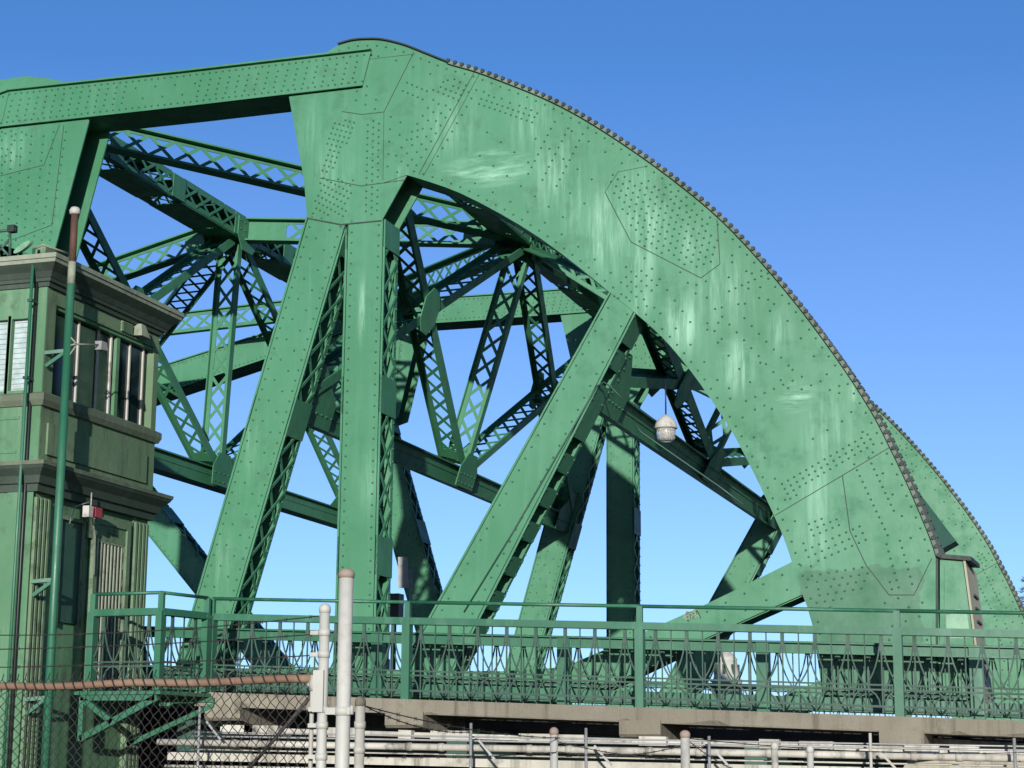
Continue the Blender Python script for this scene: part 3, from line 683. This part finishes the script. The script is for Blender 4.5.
# upper storey: corner piers, head wall and set-back window band
zw0, zw1 = zt(394), zt(301); b = MB()
va, vb = vv(54, 350), vv(153, 380)
b.box((UL, V0, zt(404)), (UT, V1, zw0)); b.box((UL, V0, zw1), (UT, V1, zt(284)))
b.box((UT-.22, V0, zw0), (UT, va, zw1)); b.box((UT-.4, vb, zw0), (UT, V1, zw1)); b.box((UL, V1-.2, zw0), (UT-.4, V1, zw1)); b.box((UL, V0+.3, zw0), (UT-.45, V1-.2, zw1)); b.build('upper_wall', OLIVE, tw)
wn = MB(); wn.box((UT-.16, va, zw0), (UT-.12, vb, zw1)); wo = wn.build('window', GLASS, tw)
mu = MB()
for x, wd_ in ((83, .05), (103, .05), (116, .06), (135, .05), (148.5, .05)):
    c = vv(x, 370); mu.box((UT-.119, c-wd_*.3, zw0), (UT-.09, c+wd_*.3, zw1-.04))
mu.build('mullion', WHITE, wo)
mu = MB(); c = vv(120, 370); mu.box((UT-.119, c-.02, zw0), (UT-.06, c+.07, zw1)); mu.box((UT-.119, va, zw1-.05), (UT-.03, vb, zw1)); mu.box((UT-.119, va, zw0), (UT+.02, vb, zw0+.04)); mu.build('frame', TOWER, wo)
# front window with blinds
for (xa, xb) in ((-40, 7), (11, 29)):
    wn = MB(); a, c = W(xa, 350, V0).x, W(xb, 350, V0).x; z0, z1 = zt(389), zt(317)
    wn.box((a, V0+.06, z0), (c, V0+.09, z1))
    wo = wn.build('window', BLIND, tw); f = MB()
    f.box((a-.06, V0-.02, z0), (a, V0+.085, z1)); f.box((c, V0-.02, z0), (c+.05, V0+.085, z1)); f.box((a-.06, V0-.02, z1), (c+.05, V0+.085, z1+.05)); f.box((a-.06, V0-.02, z0-.05), (c+.05, V0+.085, z0))
    f.box((lerp(a, c, .97)-.012, V0+.03, z0), (lerp(a, c, .97)+.012, V0+.058, z1)); f.build('frame', TOWER, wo)
    f = MB()
    for i in range(14): z = lerp(z0, z1, (i+.5)/14); f.box((a, V0+.052, z-.004), (c, V0+.059, z+.004))
    f.build('blind_slats', GALV, wo)
b = MB(); b.loft(UL, UT, V0, V1, [(zt(404)-.02, .0), (zt(404)-.02, .04), (zt(400), .075), (zt(394)+.002, .075), (zt(394)+.03, .02)]); b.build('sill_course', LEDGE, tw)
b = MB(); zc = zt(286); b.loft(UL, UT, V0, V1, [(zc-.01, .0), (zc-.01, .04), (zc+.05, .05), (zc+.055, .08), (zc+.10, .09), (zc+.105, .10), (zc+.18, .14), (zc+.24, .20), (zc+.28, .235)]); co = b.build('upper_cornice', DKGREY, tw)
b = MB(); b.loft(UL, UT, V0, V1, [(zc+.281, .24), (zc+.33, .25), (zc+.335, .27), (zc+.40, .27), (zc+.43, .15)]); b.build('cornice_lip', WORN, co)
zm = mid_bot
b = MB(); b.loft(UL, UT, V0, V1, [(zm-.06, .0), (zm-.06, .03), (zm+.04, .04), (zm+.05, .08), (zm+.15, .11), (zm+.24, .2), (zm+.28, .22)]); co = b.build('middle_cornice', DKGREY, tw)
b = MB(); b.loft(UL, UT, V0, V1, [(zm+.281, .23), (zm+.335, .24), (mid_top+.002, .05)]); b.build('cornice_lip', LEDGE, co)
# lower storey: fluted corner piers, recessed panel, door with grille
for va_, vb_ in ((V0+.02, V0+.42), (V1-.45, V1-.02)):
    b = MB(); n = 4; w_ = (vb_-va_)/n; b.box((UT-.099, va_, 0), (UT-.05, vb_, zm-.061))
    for i in range(n): b.box((UT-.05, va_+i*w_+.015, 0), (UT-.005, va_+(i+1)*w_-.035, zm-.13))
    b.build('fluted_pier', OLIVE, tw)
b = MB()
for i in range(6): u = UT-.02-.7*i; b.box((u-.62, V0+.0, 0), (u-.03, V0+.059, zm-.062)); b.box((u-.42, V0-.02, 0), (u-.2, V0-.001, zm-.062))
b.build('front_pier', TOWER, tw)
b = MB(); va_, vb_ = vv(62, 560), vv(84, 560); z0, z1 = zt(617), zt(512)
b.box((UT-.099, va_, z0), (UT-.06, vb_, z1))
po = b.build('side_panel', DARKP, tw); b = MB(); b.box((UT-.099, va_-.05, z0-.05), (UT-.02, va_, z1+.05)); b.box((UT-.099, vb_, z0-.05), (UT-.02, vb_+.04, z1+.05)); b.box((UT-.099, va_, z1), (UT-.02, vb_, z1+.05)); b.build('frame', OLIVE, po)
b = MB(); va_, vb_ = vv(97, 570), vv(126, 570); z0, z1 = zb, Wu(110, 526, UT).z
b.box((UT-.098, va_, z0), (UT-.075, vb_, z1)); do = b.build('door', DARKP, tw)
b = MB(); b.box((UT-.09, va_-.10, z0), (UT+.0, va_, z1+.1)); b.box((UT-.09, vb_, z0), (UT+.0, vb_+.10, z1+.1)); b.box((UT-.09, va_, z1), (UT+.0, vb_, z1+.1)); b.build('door_frame', OLIVE, do)
b = MB()
for i in range(8):
    v = lerp(va_, vb_, (i+.7)/8.4); b.box((UT-.06, v-.014, z0+.1), (UT-.035, v+.014, z1-.25))
for i in range(5):
    v = lerp(va_, vb_, (i+1)/6); ring = [V((UT-.047, v+.045*math.cos(t*.7854), z1-.15+.06*math.sin(t*.7854))) for t in range(9)]; b.tube(ring, .012, 5)
for i in range(9):
    for v in (va_+.05, vb_-.05): z = lerp(z0+.15, z1-.3, i/8); b.tube([V((UT-.047, v+.03*math.cos(t*1.047), z+.06*math.sin(t*1.047))) for t in range(7)], .010, 4)
b.box((UT-.06, va_+.03, z1-.26), (UT-.035, vb_-.03, z1-.23)); b.build('grille', WORN, do)
b = MB(); b.box((UT-.099, vv(90, 530), zm-.52), (UT-.03, V1-.5, zm-.14)); b.box((UT-.03, vv(108, 515), zm-.40), (UT-.02, vv(120, 515), zm-.28)); b.build('name_panel', OLIVE, tw)
b = MB(); z = Wu(126, 328, UT).z; v = vv(126, 328); b.box((UT+.001, v-.16, z-.08), (UT+.03, v+.16, z+.08)); 
for i in range(5): b.box((UT+.031, v-.14, z-.065+i*.03), (UT+.04, v+.14, z-.05+i*.03))
b.build('vent_grille', OLIVE, tw)

# fittings on and beside the tower
def W3(px, py, u): return Wu(px, py, u)
vp = thing('vent_pipe', 'tall pole with rusty top and pale cap standing at the tower corner', 'pole', W(44, 740, 22.2))
pt_ = W(75, 212, 22.2); ux = pt_.x
def pole(y0, y1, mat, name, r=.06, **k):
    b = MB(); b.tube([(ux, 22.2, W(60, y1, 22.2).z), (ux, 22.2, W(60, y0, 22.2).z)], r, 12); return b.build(name, mat, vp)
zz = lambda y: W(75-(y-212)*.059, y, 22.2).z
for y0, y1, mt, nm, r in ((214, 262, RUST2, 'rusty_section', .05), (262, 284, WORN, 'pale_section', .056), (284, 770, GREEN2, 'green_section', .058)):
    b = MB(); b.tube([(ux, 22.2, zz(y1) if y1 < 770 else 0), (ux, 22.2, zz(y0))], r, 12); b.build(nm, mt, vp)
b = MB(); b.lathe((ux, 22.2, zz(214)), [(.05, -.01), (.075, 0), (.08, .05), (.06, .09), (.02, .105)], 12); b.build('cap', WHITE, vp)
for y in (355, 584, 702): b = MB(); z = zz(y); b.flat((ux, 22.2, z+.06), (ux-.32, 22.12, z+.03), .05, .05, Y); b.flat((ux, 22.2, z+.06), (ux-.28, 22.12, z-.16), .05, .04, Y); b.build('wall_bracket', GREEN2, vp)
lm = thing('wall_lamp', 'grey rectangular floodlight on a thin arm from the tower corner pole', 'lamp', (ux, 22.2, zz(345)))
b = MB(); e = W(101.5, 345, 22.75); b.tube([(ux, 22.2, zz(345)-.02), (ux+.12, 22.18, zz(345)), e], .014, 6); b.tube([(ux, 22.2, zz(345)-.2), (ux+.14, 22.18, zz(345)-.03)], .012, 6); b.tube([(ux, 22.2, zz(345)+.15), (ux+.14, 22.18, zz(345)+.01)], .012, 6); b.build('arm', WORN, lm)
b = MB(); b.hexa([e+V(q)*.72 for q in ((-.08, -.1, -.11), (.07, -.12, -.12), (.09, .1, -.10), (-.06, .12, -.10), (-.10, -.08, .07), (.06, -.1, .06), (.07, .08, .06), (-.08, .1, .07))]); b.build('lamp_head', GALV, lm)
cd = thing('conduit_pipe', 'thin pale green conduit pipe running up the front of the tower', 'pipe', (W(10, 600, V0-.06).x, V0-.06, 0))
cu = W(33, 262, V0-.2).x
b = MB(); b.tube([(cu, V0-.2, 0), (cu, V0-.2, W(34, 249, V0-.2).z)], .023, 8); b.build('pipe', GREEN2, cd)
b = MB(); z = W(34, 249, V0-.2).z; b.tube([(cu-.0, V0-.2, z), (cu+.2, V0-.3, z+.02), (cu+.3, V0+.4, z+.03)], .018, 6); b.build('elbow', WORN, cd)
b = MB()
for y in (303, 380): b = MB(); z = zt(y); b.box((cu-.035, V0-.235, z-.02), (cu+.035, V0-.165, z+.02)); b.box((cu-.008, V0-.165, z-.012), (cu+.008, V0-.0, z+.012)); b.build('clamp', DARKP, cd)
b = MB(); x = W(36, 300, V0-.05).x; b.tube([(x, V0-.05, 0), (x, V0-.05, zt(250))], .022, 6); tag(b.build('black_cable', BLACK), 'black cable running down the tower front beside the thin conduit', 'cable')
hn = thing('alarm_box', 'red and white alarm boxes on a short stem above the tower side door', 'alarm', Wu(92, 511, UT+.2))
q = Wu(88, 511, UT+.2); b = MB(); b.box((q.x-.05, q.y-.06, q.z-.09), (q.x+.05, q.y+.06, q.z+.07)); b.build('white_box', WHITE, hn)
q = Wu(96.5, 512, UT+.2); b = MB(); b.box((q.x-.05, q.y-.09, q.z-.08), (q.x+.04, q.y+.09, q.z+.06)); b.build('red_box', RED, hn)
b = MB(); q = Wu(91, 505, UT+.15); b.tube([(q.x, q.y, q.z-.1), (q.x, q.y, q.z+.18)], .012, 6); q2 = Wu(92, 517, UT+.1); b.tube([q2, q2+V((-.02, .1, -.15)), q2+V((-.08, .25, -.25)), q2+V((-.08, .27, -.8))], .012, 6); b.tube([q+V((0, 0, .05)), q+V((-.1, -.25, -.05)), q+V((-.15, -.3, -.3))], .01, 6); b.build('stem', GALV, hn)
fl = thing('flood_lamp', 'small pale floodlight under the upper tower cornice near the right end', 'lamp', Wu(142, 331, UT+.06))
q = Wu(142, 331, UT+.1); b = MB(); b.hexa([q+V(k) for k in ((-.1, -.1, -.08), (.08, -.13, -.1), (.08, .13, -.1), (-.1, .1, -.08), (-.1, -.06, .1), (.02, -.06, .1), (.02, .06, .1), (-.1, .06, .1))]); b.build('lamp_head', WORN, fl)
b = MB(); q = Wu(30, 240, UT-.6); zr = zc+.43
sd = thing('roof_dish', 'pale oval dish lying tilted on the tower roof edge', 'dish', W(22, 247, V0+.1))
c = W(21, 246.5, V0-.1); b = MB(); ring = []
pts = [c+V((.14*math.cos(t)*.9+.04*math.sin(t), .02, .07*math.sin(t)+.05*math.cos(t))) for t in [i*math.pi/8 for i in range(16)]]; b.prism(pts, (.02, .06, .01)); b.build('dish', PALE, sd)
rr = thing('roof_rail', 'short green pipe rail with cross braces on the tower roof corner', 'rail', W(5, 250, V0))
b = MB(); A = lambda x, y: W(x, y, V0-.05)
for p_, q_ in (((10, 256), (10, 228)), ((-8, 258), (-8, 229)), ((-20, 234), (16, 229)), ((-6, 256), (9, 240)), ((-6, 240), (9, 256))): b.tube([A(*p_), A(*q_)], .022, 6)
b.build('pipe_frame', DARKP, rr); b = MB(); q = A(12, 229); b.box(tuple(q-V((.05, .05, .05))), tuple(q+V((.06, .05, .05)))); b.build('junction_box', BOLT, rr)
rf = MB(); rf.box((UL+.2, V0+.2, zc+.41), (UT-.1, V1-.1, zc+.45)); rf.build('roof', DKGREY, tw)
cb_ = MB(); q = Wu(66, 247, UT-.35); cb_.box((UT-.5, V0+.35, zc+.45), (UT-.3, V0+.6, zc+.72)); cb_.build('roof_hatch', OLIVE, tw)

# ------------------------------------------------------------------ lamp, signal, sign on the bridge
pl_ = thing('pendant_lamp', 'white hooded globe lamp hanging below the curved chord', 'lamp', W(666, 428, 27.0))
c = W(666, 428, 27.0)
b = MB(); b.lathe(c, [(.03, .2), (.06, .17), (.115, .135), (.155, .075), (.175, .0), (.165, -.012)], 20); b.build('hood', WHITE, pl_); b = MB(); b.tube([c+Z*.2, c+Z*.75], .012, 6); b.build('stem', BLACK, pl_)
b = MB(); b.lathe(c, [(.14, -.006), (.145, -.06), (.135, -.16), (.09, -.2), (.0, -.205)], 20); go = b.build('globe', CLEAR, pl_)
b = MB(); b.lathe(c, [(.03, -.01), (.045, -.08), (.03, -.13), (0, -.14)], 10); b.build('bulb', WHITE, pl_)
ts = thing('traffic_signal', 'black signal head beside the tall vertical post above the railing', 'signal', W(393, 606, 29.5))
q = W(393.5, 606, 29.5); b = MB(); b.box(tuple(q-V((.14, .12, .2))), tuple(q+V((.14, .12, .2)))); b.box(tuple(q+V((-.1, -.2, .02))), tuple(q+V((.12, -.12, .05)))); b.build('housing', BLACK, ts)
b = MB(); b.tube([q-V((-.02, 0, .2)), V((q.x+.02, q.y, dk(q.x)))], .04, 8); b.build('pole', DARKP, ts)
sg = thing('road_sign', 'pale grey back of a flat road sign behind the railing', 'sign', W(407, 570, 36)); 
b = MB(); b.plate([(W(*k, 36).x, W(*k, 36).z) for k in ((398, 557), (407, 557), (409, 588), (398, 588))], 36, 36.02); b.build('panel', GALV, sg)
q = W(410, 588, 36); b = MB(); b.tube([(q.x, 36.05, q.z+.4), (q.x, 36.05, dk(q.x))], .035, 6); b.build('pole', GALV, sg)

# ------------------------------------------------------------------ chain link fence in front
fn = thing('chain_link_fence', 'rusty railed chain link fence topped with barbed wire in the foreground', 'fence', Wd(0, 769, 12.3))
L0 = Wd(0, 687, 12.4); L1 = Wd(313, 679, 11.0); dirf = (L1-L0).normalized(); L00 = L0-dirf*1.6
nf = dirf.cross(Z); 
b = MB(); pts = [lerp(L00, L1, i/24)+Z*(.006*math.sin(i*.9)) for i in range(25)]; b.tube(pts, .024, 10); b.build('top_rail', RUST, fn)
b = MB(); Ln = (L1-L00).length; P_ = .036; cols = int(Ln/P_); topz = .05
def cp_(x, z, o=0): q = L00+dirf*x; return V((q.x, q.y, L00.z+(L1.z-L00.z)*x/Ln+z))+nf*o
rows = 44; hstep = .036
for i in range(cols):
    prev = None
    for j in range(rows+1):
        x = (i+(j+i) % 2)*P_; z = topz-j*hstep; o = -.03 if j < 3 else (.007 if j % 2 else -.007)
        if j < 3: o = -.03
        q = cp_(x+random.uniform(-.0015, .0015), z, o)
        if prev is not None: b.flat(prev, q, .0037, .0037, nf)
        prev = q
    if i % 2 == 0: a = cp_(i*P_, topz, -.03); b.flat(a, a+Z*.035+dirf*.012, .005, .005, nf)
for i in range(int(Ln/.088)):                           # the mesh wire wrapped round the rail
    a0 = cp_(i*.088, .03, .027); b.flat(a0, a0-Z*.06+dirf*.034, .0085, .005, nf)
b.build('wire_mesh', WIRE, fn)
def barbed(mb, a, b_, sag, n=26):
    pts = []
    for i in range(n+1): t = i/n; p = lerp(a, b_, t)-Z*(sag*4*t*(1-t)); pts.append(p)
    mb.tube(pts, .0035, 4)
    for i in range(1, n*2):
        t = i/(2*n); p = lerp(a, b_, t)-Z*(sag*4*t*(1-t))
        if i % 3 == 0:
            for s_ in (-1, 1): mb.flat(p-V((.009*s_, 0, .011)), p+V((.009*s_, 0, .011)), .0032, .0032, nf)
Q = lambda x, y, d=11.0: Wd(x, y, d)
for (a, b_, sg_) in (((-60, 634), (319, 616), .045), ((-60, 650), (319, 634), .02), ((-60, 668), (319, 655), .015)):
    b = MB(); barbed(b, Wd(*a, 12.6), Wd(*b_, 11.0), sg_); b.build('barbed_wire', WIRE, fn)
b = MB(); b.tube([Wd(316, 690, 11.0), Wd(250, 768, 11.25), Wd(210, 815, 11.4)], .012, 6); b.build('brace_rod', WIRE, fn)
def post(x0, y0, x1, depth, r, name, label, cap=None, mat=WHITE, group=None):
    t = Wd(x0, y0, depth); p = thing(name, label, 'post', (t.x, t.y, 0), group)
    b = MB(); b.tube([(t.x, t.y, 0), (t.x, t.y, t.z*.5), (t.x, t.y, t.z)], r, 14); b.build('pipe', mat, p)
    b = MB(); b.lathe((t.x, t.y, t.z), [(r*1.10, -.035), (r*1.16, -.01), (r*1.02, .006), (r*.6, .018), (0, .022)], 14); b.build('cap', cap or mat, p)
    return p, t
p1, t1 = post(325, 607, 320, 11.0, .030, 'fence_post', 'slim white fence post with clamps at the end of the rusty rail', group=None)
for y in (633, 655, 710, 726, 757): b = MB(); z = Wd(322, y, 11.0).z; b.tube([(t1.x, t1.y, z-.02), (t1.x, t1.y, z+.02)], .036, 12); b.box((t1.x-.085, t1.y-.012, z-.012), (t1.x, t1.y+.012, z+.012)); b.build('clamp', WHITE, p1)
b = MB(); z = Wd(322, 692, 11.0).z; b.box((t1.x-.045, t1.y-.045, z-.12), (t1.x+.02, t1.y-.03, z+.12)); b.build('hinge_plate', WHITE, p1)
b = MB(); q = Wd(312.5, 684, 11.0); b.tube([(q.x, q.y, 0), (q.x, q.y, q.z-.02), (q.x-.03, q.y, q.z)], .014, 8); b.lathe((q.x+.015, q.y, q.z+.0), [(.03, -.04), (.035, 0), (.03, .05), (.0, .055)], 10); b.build('gate_tube', WHITE, p1)
p2, t2 = post(346.5, 572, 338, 11.0, .042, 'fence_post', 'tallest white fence post with a rusty rounded cap', cap=CAPM)
b = MB(); z = Wd(340, 712, 11).z; b.tube([(t2.x, t2.y, z-.025), (t2.x, t2.y, z+.025)], .05, 12); b.box((t2.x-.10, t2.y-.03, z-.02), (t2.x+.075, t2.y-.02, z+.02)); b.tube([(t2.x+.065, t2.y-.03, z-.02), (t2.x+.065, t2.y-.03, z+.03)], .012, 6); b.build('clamp', WHITE, p2)
p3, t3 = post(360.5, 700, 358, 10.7, .028, 'fence_post', 'short white post just right of the tallest capped fence post', cap=CONC)
b = MB(); z = Wd(357, 725, 10.7).z; b.tube([(t3.x, t3.y, z-.02), (t3.x, t3.y, z+.02)], .034, 10); b.build('clamp', WHITE, p3); b = MB(); z = Wd(357, 750, 10.7).z; b.tube([(t3.x, t3.y, z-.02), (t3.x, t3.y, z+.02)], .034, 10); b.build('clamp', WHITE, p3)
for x, y, r, lab in ((554, 730, .030, 'pale rusty topped fence post with barbed wire, midway along the bottom edge'), (685, 733, .035, 'thick pale fence post with a brown cap beside hanging wires'), (774.5, 745, .026, 'pale round topped post, left one of the close pair'), (810, 748, .025, 'pale round topped post, right one of the close pair')):
    po_, tt = post(x, y, x, 14.0, r, 'fence_post', lab, cap=CAPM if x < 700 else WHITE, group='white fence posts along the bottom')
# barbed wires going off to the right
bw = thing('barbed_wire', 'loose strands of barbed wire strung between the pale posts below the slab', 'wire', Wd(420, 768, 13))
for (a, da), (c_, dc), sg_ in ((((361, 705), 10.7), ((560, 738), 14), .04), (((361, 704), 10.7), ((470, 732), 13), .05), (((350, 756), 11.6), ((560, 752), 14), .02), (((560, 752), 14), ((685, 745), 14), .05), (((555, 741), 14), ((690, 760), 14), .03), (((690, 742), 14), ((740, 772), 14), .02), (((685, 738), 14), ((1040, 752), 16), .05)):
    b = MB(); barbed(b, Wd(*a, da), Wd(*c_, dc), sg_, 20); b.build('strand', WIRE, bw)
# ------------------------------------------------------------------ pipe rails under the slab
pr = thing('pipe_barrier', 'weathered white pipe and timber barrier running below the concrete slab', 'barrier', W(500, 768, 21.5))
def run(y0, y1, r, mat, name, v, x0=158, x1=1060, sq=None):
    a, c_ = W(x0, y0, v), W(x1, y1, v); b = MB()
    if sq: b.flat(a, c_, sq[0], sq[1], Z)
    else: b.tube([lerp(a, c_, i/10) for i in range(11)], r, 10)
    return b.build(name, mat, pr)
run(729, 754, 0, CREAM, 'timber', 22.2, 222, 1060, (.10, .06)); run(742, 759, .042, CREAM, 'pipe', 21.5); run(756, 776, .0, CREAM, 'timber', 21.9, 170, 1060, (.14, .10)); run(736, 751, .012, GALV, 'pipe', 21.6, 190)
run(732, 747, .010, GALV, 'pipe', 21.6, 190); run(749, 767, .012, CREAM, 'pipe', 21.7, 190); run(766, 783, .02, CREAM, 'pipe', 21.6, 165); run(776, 792, .0, CREAM, 'timber', 22.0, 170, 1060, (.2, .16))
rs = random.Random(5)
for x0 in (225, 246, 330, 400, 432, 520, 560, 640, 690, 760, 800, 905, 950):
    y0 = lerp(729, 754, (x0-158)/902); a, c_ = W(x0, y0-1.5, 22.1), W(x0+rs.uniform(12, 40), y0-1, 22.1); b = MB(); b.flat(a, c_, .12, .09+.03*rs.random(), Z); b.build('block', CREAM, pr)
    y1 = lerp(742, 759, (x0-158)/902); a = W(x0+9, y1+.15, 21.5); b = MB(); b.tube([a-X*.035, a+X*.035], .050, 10); b.build('coupling', CREAM, pr)
for x, y in ((200, 705), (471, 723), (586, 728), (709, 736), (870, 733), (1014, 738)):
    a = W(x, y, 21.2); b = MB(); b.tube([(a.x, a.y, 0), a], .018, 6); b.flat(a-Z*.2+X*.1, a-Z*.42+X*.3, .025, .02, Y); b.build('upright', GALV if x != 870 else CREAM, pr)
ab = thing('abutment_wall', 'stained pale concrete abutment wall under the right end of the slab', 'wall', (-1, 25.4, 0))
b = MB(); b.prism([(u, 25.5, w) for u, w in [(W(908, 768, 25.5).x-1.2, 0), (W(910, 757, 25.5).x, W(910, 757, 25.5).z), (W(930, 738, 25.5).x, W(930, 738, 25.5).z), (12, dk(12)-.5), (12, 0)]], (0, 14, 0)); b.build('wall', STAIN, ab)
bp = thing('bridge_pier', 'concrete pier toned dark for the shade beneath the bridge deck', 'pier', (-12, 36, 0))
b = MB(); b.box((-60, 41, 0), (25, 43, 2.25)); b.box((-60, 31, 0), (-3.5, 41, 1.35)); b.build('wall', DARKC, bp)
# ------------------------------------------------------------------ distance
wt_ = thing('white_cupola', 'small white domed tower far off seen through the railing', 'tower', W(727, 700, 75))
c = W(727, 690, 75); b = MB(); b.lathe((c.x, 75, 0), [(.62, 0), (.62, c.z+.3), (.7, c.z+.35), (.55, c.z+.45), (.42, c.z+1.15), (.46, c.z+1.2), (.34, c.z+1.35), (.2, c.z+1.5), (.03, c.z+1.58)], 12); b.build('shaft', WHITE, wt_)
b = MB()
for k in range(8): t = k*math.pi/4; b.box((c.x+.46*math.cos(t)-.06, 75+.46*math.sin(t)-.06, c.z+.6), (c.x+.46*math.cos(t)+.06, 75+.46*math.sin(t)+.06, c.z+1.0))
b.build('window', DKGREY, wt_)
pc = W(1046, 596, 62); pm = thing('palm_tree', 'palm tree with grey green fronds showing at the right edge behind the bridge', 'tree', (pc.x, 62, 0))
b = MB(); b.tube([(pc.x+.3, 62, 0), (pc.x+.1, 62, pc.z*.5), (pc.x, 62, pc.z)], .22, 8, .15); b.build('trunk', BARK, pm)
b = MB()
for i in range(46):
    a = R()*6.28; e_ = R()*2.0-.75; L_ = .9+.35*R(); d = V((math.cos(a)*math.cos(e_*.8), math.sin(a)*math.cos(e_*.8), math.sin(e_*.8))); pr_ = None
    for j in range(6):
        t = j/5; q = pc+d*L_*t-Z*(.45*t*t)
        if pr_ is not None:
            b.flat(pr_, q, .03, .02, Z)
            for s_ in (-1, 1):
                sd_ = d.cross(Z).normalized()*s_
                for m_ in range(3):
                    o_ = lerp(pr_, q, m_/3); b.flat(o_, o_+sd_*.22*(1-.5*t)+d*.16-Z*.08*R(), .03, .004, Z)
        pr_ = q
b.build('crown', FROND, pm)
for o in bpy.data.objects:
    if '_b' in o: del o['_b']
